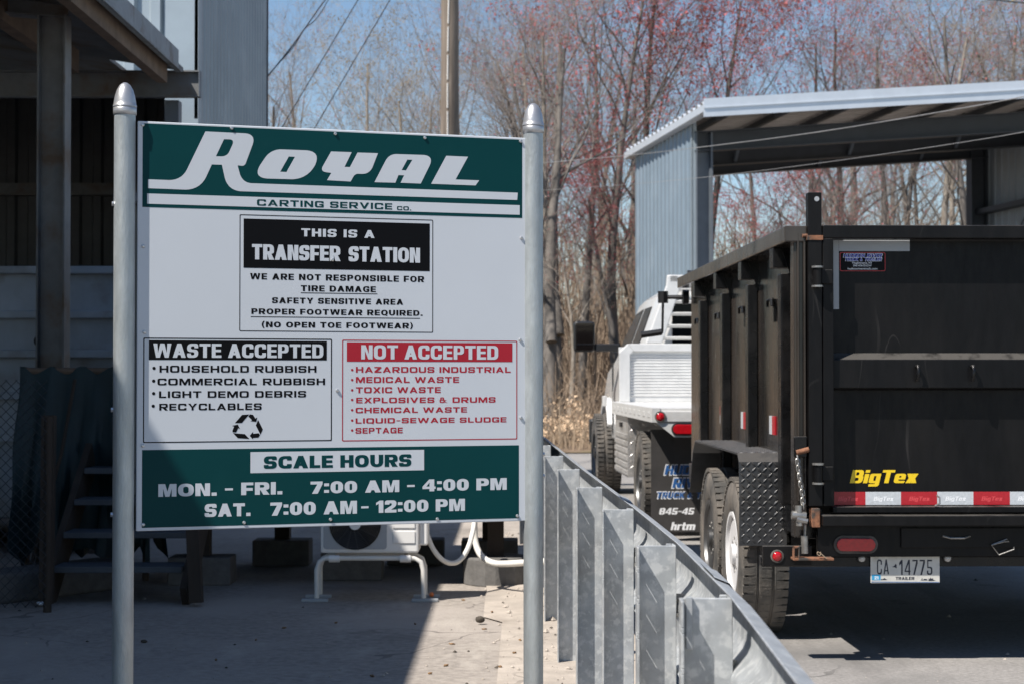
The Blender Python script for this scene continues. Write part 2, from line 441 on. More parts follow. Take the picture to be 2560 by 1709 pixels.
    if c == 'X':
        w = W * 1.05; t = sv * 1.25
        return g([(0, 0), (t, 0), (w / 2, .34), (w - t, 0), (w, 0), (w / 2 + t * .6, .5), (w, 1), (w - t, 1), (w / 2, .66), (t, 1), (0, 1), (w / 2 - t * .6, .5)]), w
    if c == 'Y':
        w = W * 1.08; t = sv * 1.2
        return g([(w / 2 - sv / 2, 0), (w / 2 + sv / 2, 0), (w / 2 + sv / 2, .4), (w, 1), (w - t, 1), (w / 2, .58), (t, 1), (0, 1), (w / 2 - sv / 2, .4)]), w
    if c == 'Z':
        w = W * .95
        return g([(0, 0), (w, 0), (w, sh), (w * .46, sh), (w, 1 - sh), (w, 1), (0, 1), (0, 1 - sh), (w * .54, 1 - sh), (0, sh)]), w
    if c == '&':
        w = W * .95; a = w * .74; b = sv * .72
        return (g([(0, 0, .2), (a, 0, .2), (a, .56, .2), (w * .64, .58), (w * .64, 1, .2), (.1, 1, .2), (.1, .58), (0, .56, .15)], [(b, sh * .8, .08), (a - b, sh * .8, .08), (a - b, .43, .08), (b, .43, .08)], [(.1 + b, .62, .05), (w * .64 - b, .62, .05), (w * .64 - b, 1 - sh * .8, .05), (.1 + b, 1 - sh * .8, .05)])
                + [[[(a + .004, .1), (w, 0), (w + .14, 0), (a + .004, .26)]]] + [[[(a + .004, .28), (w + .02, .52), (w - .12, .52), (a + .004, .42)]]]), w + .12
    if c == '1':
        w = W * .55
        return g([(w - sv, 0), (w, 0), (w, 1), (w - sv * .8, 1), (0, .82), (0, .62), (w - sv, .74)]), w
    if c == '2':
        w = W * .88
        return g([(0, 0), (w, 0), (w, sh), (sv * 1.35, sh), (w, .54, .2), (w, 1, rr), (0, 1, rr), (0, .66), (sv, .66), (sv, 1 - sh, ri), (w - sv, 1 - sh, ri), (w - sv, .60, .15), (0, sh * 1.1)]), w
    if c == '4':
        w = W * .95; a = w * .9 - sv; h = sh * .85
        return g([(a, 0), (a + sv, 0), (a + sv, .2), (w, .2), (w, .2 + h), (a + sv, .2 + h), (a + sv, 1), (a - .02, 1), (0, .2 + h), (0, .2), (a, .2)], [(a, .2 + h), (a, .74), (sv * .8, .2 + h)]), w
    if c == '5':
        w = W * .88; k = .5 - sh / 2
        return g([(w - .03, 1 - sh), (w - .03, 1), (.03, 1), (.03, k), (w - sv, k, ri), (w - sv, sh, ri), (sv, sh, ri), (sv, .28), (0, .28), (0, 0, rr), (w, 0, rr), (w, k + sh * .9, rr), (sv, k + sh * .9), (sv, 1 - sh)]), w
    if c == '7':
        w = W * .84
        return g([(w * .12, 0), (w * .12 + sv * 1.15, 0), (w, .78), (w, 1), (0, 1), (0, 1 - sh), (w - sv * 1.05, 1 - sh)]), w
    if c == '8':
        w = W * .9; h = sh * .85; k = .5 - h / 2
        return g([(0, 0, .22), (w, 0, .22), (w, .5, .08), (w - .05, .53), (w, .56, .08), (w, 1, .22), (0, 1, .22), (0, .56, .08), (.05, .53), (0, .5, .08)],
                 [(sv, h, .1), (w - sv, h, .1), (w - sv, k, .1), (sv, k, .1)], [(sv, k + h, .1), (w - sv, k + h, .1), (w - sv, 1 - h, .1), (sv, 1 - h, .1)]), w
    if c == '.': return g([(0, 0), (sv, 0), (sv, sh * 1.1), (0, sh * 1.1)]), sv
    if c == ':': return g([(0, .06), (sv, .06), (sv, .06 + sh), (0, .06 + sh)]) + g([(0, .6), (sv, .6), (sv, .6 + sh), (0, .6 + sh)]), sv
    if c == '-':
        w = W * .55
        return g([(0, .40), (w, .40), (w, .40 + sh * .72), (0, .40 + sh * .72)]), w
    if c in '()':
        w = sv * 1.35
        ts = [-1 + i / 6 for i in range(13)]
        p = [(w * .62 * t * t, .48 + .66 * t) for t in ts] + [(sv * .80 + w * .42 * t * t, .48 + .62 * t) for t in ts[::-1]]
        if c == ')': p = [(w - x[0], *x[1:]) for x in p][::-1]
        return g(p), w
    if c == 'i':
        return g([(0, 0), (sv, 0), (sv, .7), (0, .7)]) + g([(0, .8), (sv, .8), (sv, 1), (0, 1)]), sv
    if c == 'g':
        w = W * .85
        return g([(w - sv, 0), (sv, 0, .1), (0, 0, .16), (0, .72, .16), (w, .72), (w, -.26, .18), (.04, -.26), (.04, -.26 + sh), (w - sv, -.26 + sh, .06)], [(sv, sh * .9, .06), (w - sv, sh * .9), (w - sv, .72 - sh * .9), (sv, .72 - sh * .9, .06)]), w
    if c == 'e':
        w = W * .85
        return g([(0, 0, .18), (w, 0, .1), (w, sh * .9), (sv, sh * .9, .05), (sv, .28), (w, .28), (w, .72, .18), (0, .72, .18)], [(sv, .42), (w - sv, .42), (w - sv, .72 - sh * .9, .05), (sv, .72 - sh * .9, .05)]), w
    if c == 'x':
        a, w = glyph('X', W * .82, sv, sh, rr)
        return [[[(x, y * .72) for x, y in k] for k in q] for q in a], w
    if c == 'h':
        w = W * .82
        return g([(0, 0), (sv, 0), (sv, .72 - sh), (w - sv, .72 - sh, .05), (w - sv, 0), (w, 0), (w, .72, .18), (sv, .72), (sv, 1), (0, 1)]), w
    if c == 'r':
        w = W * .6
        return g([(0, 0), (sv, 0), (sv, .72 - sh, .05), (w, .72 - sh), (w, .72), (0, .72)]), w
    if c == 't':
        w = W * .6
        return g([(sv * .3, 0, .15), (w, 0), (w, sh), (sv * 1.3, sh), (sv * 1.3, .72 - sh), (w, .72 - sh), (w, .72), (sv * 1.3, .72), (sv * 1.3, .95), (sv * .3, .95), (sv * .3, .72), (0, .72), (0, .72 - sh), (sv * .3, .72 - sh)]), w
    if c == 'm':
        w = W * 1.3; q = (w - 3 * sv) / 2
        return g([(0, 0), (sv, 0), (sv, .72 - sh, .04), (sv + q, .72 - sh, .04), (sv + q, 0), (2 * sv + q, 0), (2 * sv + q, .72 - sh, .04), (w - sv, .72 - sh, .04), (w - sv, 0), (w, 0), (w, .72, .18), (0, .72)]), w
    return [], W * .5

STY = {'ext': (1.18, .29, .215, .27, .22, .62), 'blk': (.92, .32, .235, .42, .10, .42), 'fut': (.88, .285, .205, .46, .16, .52),
       'hel': (.74, .245, .185, .30, .085, .34), 'futx': (.70, .27, .20, .44, .055, .50), 'slim': (.50, .115, .10, .2, .16, .5), 'big': (.8, .27, .19, .16, .06, .4)}
def text_groups(s, style):
    W, sv, sh, rr, gap, sp = STY[style]
    x, out = 0, []
    for c in s:
        if c == ' ': x += sp; continue
        gs, w = glyph(c, W, sv, sh, rr)
        out += [[[(x + p[0], p[1]) for p in k] for k in q] for q in gs]
        x += w + gap
    return out, x - gap

def lay_text(mb, s, style, x0, y0, x1, y1, fn, slant=0., mi=0):
    """fit the line between (x0, baseline y0) and (x1, cap line y1); fn(x, y) -> point"""
    gs, w = text_groups(s, style)
    k, h = (x1 - x0) / w, y1 - y0
    mb.flat([[[(x0 + p[0] * k + slant * p[1] * h, y0 + p[1] * h) for p in c] for c in g] for g in gs], fn, mi)

# ------------------------------------------------------------------ the setting
g = MB()
g.add([(-220, -120, 0), (260, -120, 0), (260, 420, 0), (-220, 420, 0)], [(0, 1, 2, 3)])
kind(g.build('ground', M['asphalt']), 'structure')
g = MB()
g.add([(.62, -30, .004), (60, -30, .004), (60, 28.6, .004), (-1.5, 28.6, .004), (-1.5, 26, .004), (.5, 14, .004)], [(0, 1, 2, 3, 4, 5)])
kind(g.build('road', M['road']), 'structure')
g = MB()
g.add([(-.10, 2, .008), (.70, 2, .008), (.55, 14, .008), (-.16, 12.5, .008), (-.15, 9.2, .008), (-.05, 9.0, .008)], [(0, 1, 2, 3, 4, 5)])
kind(g.build('concrete_strip', M['concrete']), 'structure')
rng = random.Random(5)
g = MB()
nx, ny = 60, 24
for j in range(ny + 1):
    for i in range(nx + 1):
        x, y = -90 + i * 3.4, 28.6 + (j / ny) ** 1.6 * 160
        g.v.append((x, y, .02 + (0 if j == 0 else min(.35, .05 * j) + rng.uniform(-.06, .06))))
for j in range(ny):
    for i in range(nx):
        a = j * (nx + 1) + i
        g.f.append((a, a + 1, a + nx + 2, a + nx + 1)); g.m.append(0)
kind(g.build('forest_floor', M['forest_floor'], smooth=80), 'structure')

# ------------------------------------------------------------------ the entrance sign
SA = math.atan2(.375, 1.1607)
SP = V((-1.116, 5.2, 0))
SU, SN = V((math.cos(SA), math.sin(SA), 0)), V((math.sin(SA), -math.cos(SA), 0))
def S(x, y):                                          # photo pixel -> (along, height) on the sign's face
    d = ray(x, y); o = V((0, 0, CH))
    p = o + d * ((SP - o).dot(SN) / d.dot(SN)) - SP
    return (p.dot(SU), p.z)
def z4(x, y): return S(320 + x * .2679, 280 + y * .2679)
def z5(x, y): return S(820 + x * .2678, 280 + y * .2678)
def z6(x, y): return S(330 + x * .3317, 820 + y * .3317)
def z7(x, y): return S(820 + x * .33156, 820 + y * .33156)
def z8(x, y): return S(560 + x * .2384, 520 + y * .2384)
sign = thing('entrance_sign', 'tall white and green painted panel sign held between two galvanised steel posts', 'sign', SP, SA)
for px_ in (-.0372, 1.2466):
    mb = MB().tube([(px_, .007, -.1), (px_, .007, 2.06)], .0315, 32)
    post = mb.build('post', M['galv_pipe'], sign, smooth=40)
    mb = MB().lathe([(.0325, 2.045), (.0345, 2.047), (.0345, 2.066), (.033, 2.068), (.0352, 2.0695), (.0352, 2.074), (.0335, 2.076), (.0325, 2.085), (.0295, 2.103), (.0238, 2.121), (.0155, 2.135), (.007, 2.1415), (.001, 2.143)], 32, Matrix.Translation((px_, .007, 0)))
    mb.build('finial_cap', M['cast'], post, smooth=50)
    sg = -1 if px_ < 0 else 1
    for zz in (1.78, 1.17, .86) if sg < 0 else (1.02, .95):
        mb = MB().tube([(px_ + sg * .029, .007, zz), (px_ + sg * .037, .007, zz)], .0075, 6)
        mb.build('bolt', M['screw'], post)
mb = MB().box(0, 0, .8095, 1.22, .018, 2.029)
panel = mb.build('panel', M['sign_white'], sign, bevel=.0025)
mb = MB()
for x0, x1 in ((-.006, 0.001), (1.219, 1.2155)): pass
mb.box(.02, .0182, .83, .06, .045, 2.01).box(1.16, .0182, .83, 1.20, .045, 2.01).box(.06, .0182, 1.4, 1.16, .04, 1.44)
mb.build('back_frame', M['galv'], sign, bevel=.002)

def lev(k): return lambda x, z: (x, -.0004 * k, z)
def quad(mb, a, b, c, d, k=1, mi=0): mb.flat([[[a, b, c, d]]], lev(k), mi)
def rect(mb, a, b, k=1, mi=0):                         # two opposite (s, z) corners
    quad(mb, a, (b[0], a[1]), b, (a[0], b[1]), k, mi)
def frame(mb, tl, tr, br, bl, w, k=1):
    x0, x1 = (tl[0] + bl[0]) / 2, (tr[0] + br[0]) / 2
    y0, y1 = (bl[1] + br[1]) / 2, (tl[1] + tr[1]) / 2
    o = fillet([(x0, y0, .004), (x1, y0, .004), (x1, y1, .004), (x0, y1, .004)])
    i = fillet([(x0 + w, y0 + w, .003), (x1 - w, y0 + w, .003), (x1 - w, y1 - w, .003), (x0 + w, y1 - w, .003)])
    mb.flat([[o, i]], lev(k))
def box4(mb, tl, tr, br, bl, k=1):
    x0, x1 = (tl[0] + bl[0]) / 2, (tr[0] + br[0]) / 2
    y0, y1 = (bl[1] + br[1]) / 2, (tl[1] + tr[1]) / 2
    rect(mb, (x0, y0), (x1, y1), k)
    return x0, y0, x1, y1
def line(mb, s, style, a, b, k=2, slant=0.):
    cuts.append((len(mb.v), len(mb.f)))
    lay_text(mb, s, style, a[0], a[1], b[0], b[1], lev(k), slant)
cuts = []
def sub(mb, name, m):                                  # every printed line is a piece of its own
    global cuts
    ends = cuts[1:] + [(len(mb.v), len(mb.f))]
    if len(cuts) < 2:
        cuts = []
        return mb.build(name, M[m], panel)
    for (v0, f0), (v1, f1) in zip(cuts, ends):
        MB().add(mb.v[v0:v1], [tuple(i - v0 for i in f) for f in mb.f[f0:f1]]).build(name, M[m], panel)
    cuts = []

mb = MB(); box4(mb, z4(133, 107), z5(1815, 262), z5(1810, 993), z4(138, 887)); sub(mb, 'logo_field', 'sign_green')
mb = MB()
o5 = 1866.4
def L4(pts): return fillet([(*z4(p[0], p[1]), *(p[2:] and (p[2] * .2679 * .00122,))) for p in pts])
mb.flat([[L4([(187, 630), (500, 642, 110), (722, 184), (1200, 207, 105), (1088, 508, 28), (1022, 500, 6), (1066, 664, 150), (o5 + 1770, 755), (o5 + 1765, 823), (930, 738, 120), (876, 495), (782, 492), (672, 732, 170), (187, 713)]),
          L4([(895, 257), (996, 259, 55), (925, 418, 50), (820, 416)])],
         [L4([(1334, 348, 95), (1812, 366, 150), (1676, 634, 150), (1150, 619, 150)]), L4([(1500, 418), (1558, 421), (1478, 563), (1420, 560)])],
         [L4([(1895, 371), (2087, 378), (2020, 515), (2070, 517), (2142, 381), (2332, 387), (2256, 582, 120), (2118, 578, 30), (2077, 651), (1857, 638), (1897, 571), (1790, 556, 110)])],
         [L4([(o5 + 433, 657), (o5 + 570, 393, 70), (o5 + 995, 407, 110), (o5 + 865, 670), (o5 + 677, 662), (o5 + 710, 593), (o5 + 657, 591), (o5 + 628, 662)]), L4([(o5 + 740, 447), (o5 + 787, 449), (o5 + 727, 548), (o5 + 686, 545)])],
         [L4([(o5 + 1103, 411), (o5 + 1306, 420), (o5 + 1190, 632), (o5 + 1410, 640), (o5 + 1377, 687), (o5 + 962, 672)])]], lev(2))
sub(mb, 'logo_lettering', 'sign_white')
mb = MB(); box4(mb, z4(178, 762), z5(1790, 872), z5(1788, 962), z4(178, 857), 2); sub(mb, 'logo_stripe', 'sign_white')
mb = MB(); line(mb, 'CARTING SERVICE', 'ext', z4(1203, 875), z5(598, 855), 3)
line(mb, 'CO.', 'ext', z5(643, 917), z5(775, 884), 3); sub(mb, 'company_lettering', 'sign_green')

mb = MB(); frame(mb, z8(162, 62), z8(2197, 130), z8(2187, 1310), z8(162, 1288), .0024); sub(mb, 'notice_border', 'sign_black')
mb = MB(); box4(mb, z8(205, 108), z8(2160, 168), z8(2155, 668), z8(205, 625)); sub(mb, 'notice_heading', 'sign_black')
mb = MB(); line(mb, 'THIS IS A', 'fut', z8(810, 298), z8(1578, 235)); line(mb, 'TRANSFER STATION', 'futx', z8(293, 540), z8(2055, 420))
sub(mb, 'notice_heading_lettering', 'sign_white')
mb = MB()
for s, a, b in (('WE ARE NOT RESPONSIBLE FOR', (273, 748), (2098, 716)), ('TIRE DAMAGE', (805, 872), (1592, 823)), ('SAFETY SENSITIVE AREA', (503, 998), (1878, 956)),
                ('PROPER FOOTWEAR REQUIRED.', (287, 1112), (2082, 1074)), ('(NO OPEN TOE FOOTWEAR)', (395, 1250), (1980, 1206))):
    line(mb, s, 'fut', z8(*a), z8(*b), 1)
ul = []
for a, b in (((805, 886), (1608, 912)), ((280, 1136), (2055, 1172))):
    ul.append(MB()); rect(ul[-1], z8(*a), (z8(*b)[0], z8(*a)[1] - .0022), 1)
sub(mb, 'notice_lettering', 'sign_black')
for u_ in ul: u_.build('underline', M['sign_black'], panel)

mb = MB(); frame(mb, z6(88, 70), z6(1510, 82), z6(1503, 850), z6(80, 860), .0032); sub(mb, 'accepted_border', 'sign_black')
mb = MB(); box4(mb, z6(127, 88), z6(1468, 100), z6(1468, 242), z6(127, 237)); sub(mb, 'accepted_heading', 'sign_black')
mb = MB(); line(mb, 'WASTE ACCEPTED', 'hel', z6(160, 220), z6(1442, 122)); sub(mb, 'accepted_heading_lettering', 'sign_white')
def dot(mb, p, r, k=1): mb.flat([[[(p[0] + r * math.cos(t * PI / 8), p[1] + r * math.sin(t * PI / 8)) for t in range(16)]]], lev(k))
mb = MB()
for s, a, b, d in (('HOUSEHOLD RUBBISH', (207, 332), (1390, 282), (166, 300)), ('COMMERCIAL RUBBISH', (192, 428), (1455, 376), (163, 396)),
                   ('LIGHT DEMO DEBRIS', (203, 523), (1312, 470), (163, 490)), ('RECYCLABLES', (205, 618), (977, 563), (160, 585))):
    line(mb, s, 'ext', z6(*a), z6(*b), 1); dot(mb, z6(*d), .0049)
sub(mb, 'accepted_lettering', 'sign_black')
mb = MB()
for poly in ([(775, 713), (830, 650), (883, 647), (828, 712)], [(877, 663), (889, 646), (912, 650), (930, 678), (944, 669), (936, 704), (893, 698), (905, 691)],
             [(933, 730), (950, 688), (986, 760), (968, 800)], [(965, 803), (953, 822), (912, 824), (912, 836), (887, 808), (912, 778), (913, 793), (955, 788)],
             [(762, 788), (850, 795), (885, 832), (797, 826)], [(757, 768), (770, 738), (753, 733), (797, 723), (814, 757), (800, 750), (785, 782), (758, 782)]):
    mb.flat([[[z6(*p) for p in poly]]], lev(1))
sub(mb, 'recycling_symbol', 'sign_black')

mb = MB(); frame(mb, z7(107, 87), z7(1428, 95), z7(1425, 838), z7(105, 848), .003); sub(mb, 'refused_border', 'sign_red')
mb = MB(); box4(mb, z7(142, 105), z7(1390, 112), z7(1390, 255), z7(142, 250)); sub(mb, 'refused_heading', 'sign_red')
mb = MB(); line(mb, 'NOT ACCEPTED', 'hel', z7(250, 233), z7(1283, 133)); sub(mb, 'refused_heading_lettering', 'sign_white')
mb = MB()
for s, x0, y0, x1, y1, yd in (('HAZARDOUS INDUSTRIAL', 210, 333, 1377, 291, 313), ('MEDICAL WASTE', 210, 410, 988, 365, 388), ('TOXIC WASTE', 210, 487, 850, 441, 465),
                              ('EXPLOSIVES & DRUMS', 212, 563, 1263, 517, 538), ('CHEMICAL WASTE', 208, 638, 1048, 592, 615), ('LIQUID-SEWAGE SLUDGE', 208, 716, 1345, 668, 693), ('SEPTAGE', 207, 792, 563, 746, 768)):
    line(mb, s, 'ext', z7(x0, y0), z7(x1, y1), 1); dot(mb, z7(182, yd), .0038)
sub(mb, 'refused_lettering', 'sign_red')

mb = MB(); box4(mb, z6(80, 912), z7(1441, 883), z7(1437, 1438), z6(70, 1492)); sub(mb, 'hours_field', 'sign_green')
mb = MB(); box4(mb, z6(893, 930), z7(724, 915), z7(724, 1070), z6(892, 1087), 2); sub(mb, 'hours_heading', 'sign_white')
mb = MB(); line(mb, 'SCALE HOURS', 'blk', z6(993, 1057), z7(628, 947), 3); sub(mb, 'hours_heading_lettering', 'sign_green')
mb = MB()
line(mb, 'MON. - FRI.', 'blk', z6(198, 1268), z6(1133, 1155)); line(mb, '7:00 AM - 4:00 PM', 'blk', z6(1345, 1245), z7(1347, 1126))
line(mb, 'SAT.', 'blk', z6(547, 1420), z6(893, 1314)); line(mb, '7:00 AM', 'blk', z6(1042, 1410), z7(218, 1297))
line(mb, '- 12:00 PM', 'blk', z7(250, 1392), z7(1032, 1282))
sub(mb, 'hours_lettering', 'sign_white')
for x, y in ((357, 313), (579, 321), (838, 335), (1062, 345), (1301, 354), (358, 616), (361, 830), (357, 1113), (358, 1310), (1303, 595), (1300, 849), (1302, 1043), (610, 1305), (826, 1297), (1093, 1296), (1293, 1288), (843, 975), (831, 650)):
    s_, z_ = S(x, y)
    Mx = Matrix.Translation((s_, 0, z_)) @ Matrix.Rotation(PI / 2, 4, 'X')
    mb = MB().lathe([(.0054, 0), (.0054, .002), (.0042, .0042), (.002, .005), (.0018, .0035)], 14, Mx)
    mb.build('screw', M['screw'], panel, smooth=40)

# ------------------------------------------------------------------ guardrail: posts and W-beam
PX = [(3.28, 1703, 1830), (4.29, 1596, 1690), (5.45, 1506, 1584), (6.52, 1441, 1506), (7.78, 1391, 1449), (9.07, 1352, 1408), (10.48, 1323, 1377), (11.9, 1300, 1352), (13.3, 1283, 1331)]
HP = .855
rail = thing('guardrail', 'galvanised steel guardrail running away beside the black trailer', 'guardrail', (.4, 3.3, 0))
ro = V((.4, 3.3, 0))
edge = []
def post_mesh():
    mb = MB()
    w, t, fl = .1, .006, .05
    mb.box(0, 0, -.2, w, t, HP)                                        # web, faces the camera side
    z0, cells = -.2, []
    for zs in (.635, .72, .795):
        cells.append((-fl, 0, z0, zs)); z0 = zs + .011
        cells.append((-fl, -fl + .012, zs, z0)); cells.append((-.016, 0, zs, z0))
    cells.append((-fl, 0, z0, HP))
    for a, b, c, d in cells: mb.box(0, a, c, t, b, d)                  # left flange, with slots
    mb.box(w - t, t, -.2, w, .055, HP)                                 # right flange, turned away
    mb.box(w - t - .014, .049, -.2, w - t, .055, HP)
    return mb
p0 = None
for i, (Y, x0, x1) in enumerate(PX):
    X1 = (x1 - CX) / F * Y
    loc = V((X1 - .1, Y, 0)) - ro
    edge.append(V((X1 + .006, Y)))
    if p0 is None:
        p0 = post_mesh().build('post', M['galv'], rail, bevel=.0015, seg=1); o = p0
    else:
        o = p0.copy(); COL.objects.link(o)
    o.location = loc
    o.rotation_euler = (0, 0, R((-1.5, 1, -.6, .8, 0, 1.2, -.8, .5, 0)[i]))
mb = MB().box(.012, -.012, .76, .024, -.004, HP + .001).box(.012, -.012, HP - .001, .024, .0, HP + .003)
mb.build('strap', M['galv'], p0, bevel=.001)
edge = [V((.33, 1.2)), V((.378, 2.2))] + edge + [edge[-1] + (edge[-1] - edge[-2]) * 1.2]
for _ in range(2): edge = [edge[0]] + [(edge[i - 1] + edge[i] * 2 + edge[i + 1]) / 4 if _ else edge[i] for i in range(1, len(edge) - 1)] + [edge[-1]]
prof = [(0, .0), (.004, -.005), (.050, -.018), (.062, -.032), (.065, -.060), (.062, -.098), (.052, -.112), (.012, -.140), (.004, -.152), (.004, -.166), (.012, -.178), (.052, -.206), (.062, -.220), (.065, -.258), (.062, -.286), (.050, -.300), (.004, -.313), (0, -.318)]
prof = [(n * .72, z) for n, z in prof]
mb = MB()
nprof = len(prof)
for e in edge:
    for sgn, (n, z) in [(0, q) for q in prof] + [(1, q) for q in prof[::-1]]:
        mb.v.append(tuple(V((e.x + n + sgn * .0035, e.y, HP + .004 + z)) - ro))
kk = 2 * nprof
for i in range(len(edge) - 1):
    for j in range(kk):
        mb.f.append((i * kk + j, i * kk + (j + 1) % kk, (i + 1) * kk + (j + 1) % kk, (i + 1) * kk + j)); mb.m.append(0)
mb.build('beam', M['galv'], rail, smooth=35)
for i, (Y, x0, x1) in enumerate(PX[:7]):
    X1 = (x1 - CX) / F * Y
    for dy, zz in ((.05, HP - .135), (.085, HP - .175)):
        mb = MB().tube([V((X1 - .004, Y + dy, zz)) - ro, V((X1 + .022, Y + dy, zz)) - ro], .013, 6)
        mb.tube([V((X1 - .014, Y + dy, zz)) - ro, V((X1 - .004, Y + dy, zz)) - ro], .007, 8)
        mb.build('bolt', M['steel_bare'], rail)
for Y in (3.72, 6.0):
    sp = MB()
    i = next(k for k in range(len(edge) - 1) if edge[k + 1].y > Y)
    e = edge[i].lerp(edge[i + 1], (Y - edge[i].y) / (edge[i + 1].y - edge[i].y))
    for a, b in zip(prof[:-1], prof[1:]):
        sp.add([V((e.x + n + .0065, e.y + dy, HP + .007 + z)) - ro for dy in (-.12, .12) for n, z in (a, b)], [(0, 1, 3, 2)])
    sp.build('splice_plate', M['galv'], rail)

# ------------------------------------------------------------------ left: tall clad building with its canopy
def ribbed(mb, o, u, n, width, z0, z1, pitch, depth, flat=.45, ztop=None):
    """vertical-ribbed sheet: starts at o, runs along u, ribs proud along n"""
    o, u, n = V(o), V(u), V(n)
    xs, x = [(0, 0)], 0
    while x < width - 1e-4:
        for f, d in ((flat, 0), (flat + .1, depth), (.9, depth), (1, 0)):
            if x + f * pitch <= width: xs.append((x + f * pitch, d))
        x += pitch
    if xs[-1][0] < width: xs.append((width, 0))
    b = len(mb.v)
    for a, d in xs:
        p = o + u * a + n * d
        mb.v.append((p.x, p.y, z0)); mb.v.append((p.x, p.y, z1 if ztop is None else ztop(a)))
    for i in range(len(xs) - 1):
        mb.f.append((b + 2 * i, b + 2 * i + 2, b + 2 * i + 3, b + 2 * i + 1)); mb.m.append(0)
    return mb
def ibeam(mb, p, q, w, h, up=(0, 0, 1), t=.012):
    p, q = V(p), V(q)
    d = (q - p).normalized(); a = d.cross(V(up)).normalized(); b = a.cross(d).normalized()
    mb.beam(p, q, t, h - 2 * t, up)
    for s_ in (-1, 1):
        c = b * s_ * (h / 2 - t / 2)
        mb.beam(p + c, q + c, w, t, up)
    return mb
WX, WY0, WY1 = -2.89, 16.0, 20.4
hall = thing('metal_clad_hall', 'tall grey steel clad hall with a dark open bay behind the sign', 'building', (-7.5, 16, 0))
ho = V((-7.5, 16, 0))
mb = MB(); ribbed(mb, V((-14, WY0, 0)) - ho, (1, 0, 0), (0, -1, 0), 11.11 - .28, 3.84, 6.8, .24, .05)
mb.box(-14 - ho.x, .02, 3.84, WX - ho.x, .1, 6.8)
mb.build('front_cladding', M['clad_light'], hall)
mb = MB(); ribbed(mb, V((WX, WY0, 0)) - ho, (0, 1, 0), (1, 0, 0), WY1 - WY0, 0, 6.8, .2, .02, .6)
mb.box(WX - .1 - ho.x, 0.1, 0, WX - .01 - ho.x, WY1 - WY0, 6.8)
mb.build('side_cladding', M['clad_side'], hall)
mb = MB().box(WX - .29 - ho.x, -.035, 3.62, WX + .012 - ho.x, -.02, 6.8).box(WX - .02 - ho.x, -.035, 0, WX + .016 - ho.x, .16, 6.8)
mb.box(WX - .29 - ho.x, -.035, 0, WX - .02 - ho.x, .02, 3.62)
mb.build('corner_trim', M['clad_light'], hall)
mb = MB().box(WX - .01 - ho.x, WY1 - ho.y, 0, WX + .03 - ho.x, WY1 - ho.y + .05, 6.8); mb.build('rear_trim', M['shed_frame'], hall)
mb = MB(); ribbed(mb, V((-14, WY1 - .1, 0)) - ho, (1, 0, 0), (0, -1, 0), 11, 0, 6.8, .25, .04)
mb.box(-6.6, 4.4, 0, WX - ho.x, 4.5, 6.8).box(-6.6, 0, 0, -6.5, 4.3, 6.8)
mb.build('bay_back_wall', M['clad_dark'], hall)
mb = MB().box(-6.7, -.1, 6.802, WX - ho.x + .1, 4.6, 6.95); mb.build('roof', M['roof_steel'], hall)
for zz in (1.7, 3.35):
    mb = MB().box(-6.5, 4.12, zz, WX - ho.x - .1, 4.22, zz + .14); mb.build('girt', M['canopy_steel'], hall)

canopy = thing('steel_canopy', 'dark open canopy of brown steel joists left of the sign post', 'canopy', (-3.1, 11.7, 0))
co = V((-3.1, 11.7, 0))
EX, EZ = -2.65, 3.72
def rz_(x): return EZ + (EX - x) * .16
mb = MB()  # unseen stretch behind the camera added to block sky light over the lot
mb.add([V((EX, -8, EZ)) - co, V((-13, -8, rz_(-13))) - co, V((-13, 14.05, rz_(-13))) - co, V((EX, 14.05, EZ)) - co,
        V((EX, -8, EZ + .03)) - co, V((-13, -8, rz_(-13) + .03)) - co, V((-13, 14.05, rz_(-13) + .03)) - co, V((EX, 14.05, EZ + .03)) - co],
       [(0, 1, 2, 3), (4, 7, 6, 5), (0, 4, 5, 1), (1, 5, 6, 2), (2, 6, 7, 3), (3, 7, 4, 0)])
mb.add([V((-3.25, 14.05, rz_(-3.25))) - co, V((-13, 14.05, rz_(-13))) - co, V((-13, 15.95, rz_(-13))) - co, V((-3.25, 15.95, rz_(-3.25))) - co,
        V((-3.25, 14.05, rz_(-3.25) + .03)) - co, V((-13, 14.05, rz_(-13) + .03)) - co, V((-13, 15.95, rz_(-13) + .03)) - co, V((-3.25, 15.95, rz_(-3.25) + .03)) - co],
       [(0, 1, 2, 3), (4, 7, 6, 5), (0, 4, 5, 1), (1, 5, 6, 2), (2, 6, 7, 3), (3, 7, 4, 0)])
mb.build('roof_deck', M['canopy_steel'], canopy)
mb = MB().box(EX - co.x, -8 - co.y, EZ - .06, EX + .02 - co.x, 13.75 - co.y, EZ + .12).box(EX + .02 - co.x, -8 - co.y, EZ - .06, EX + .05 - co.x, 13.75 - co.y, EZ - .045)
mb.build('fascia', M['canopy_fascia'], canopy, bevel=.004)
mb = MB().box(EX - .14 - co.x, -8 - co.y, EZ - .15, EX - .06 - co.x, 13.7 - co.y, EZ - .002); mb.build('edge_joist', M['canopy_rust'], canopy)
for x in (-3.48, -4.42, -5.4, -6.4, -7.5):
    mb = MB().box(x - .05 - co.x, -8 - co.y, rz_(x) - .19, x + .05 - co.x, 13.8 - co.y, rz_(x) - .004)
    mb.build('joist', M['canopy_rust'], canopy)
mb = ibeam(MB(), V((-13, 13.95, 3.60)) - co, V((-2.5, 13.95, 3.60)) - co, .09, .21); mb.build('cross_beam', M['canopy_steel'], canopy)
mb = MB().box(-2.5 - co.x, 13.9 - co.y, 3.495, -2.494 - co.x, 14.0 - co.y, 3.705); mb.build('end_plate', M['shed_flange'], canopy)
mb = ibeam(MB(), V((-13, 11.85, 4.55)) - co, V((-3.02, 11.85, 3.75)) - co, .14, .12); mb.build('cross_beam', M['canopy_steel'], canopy)
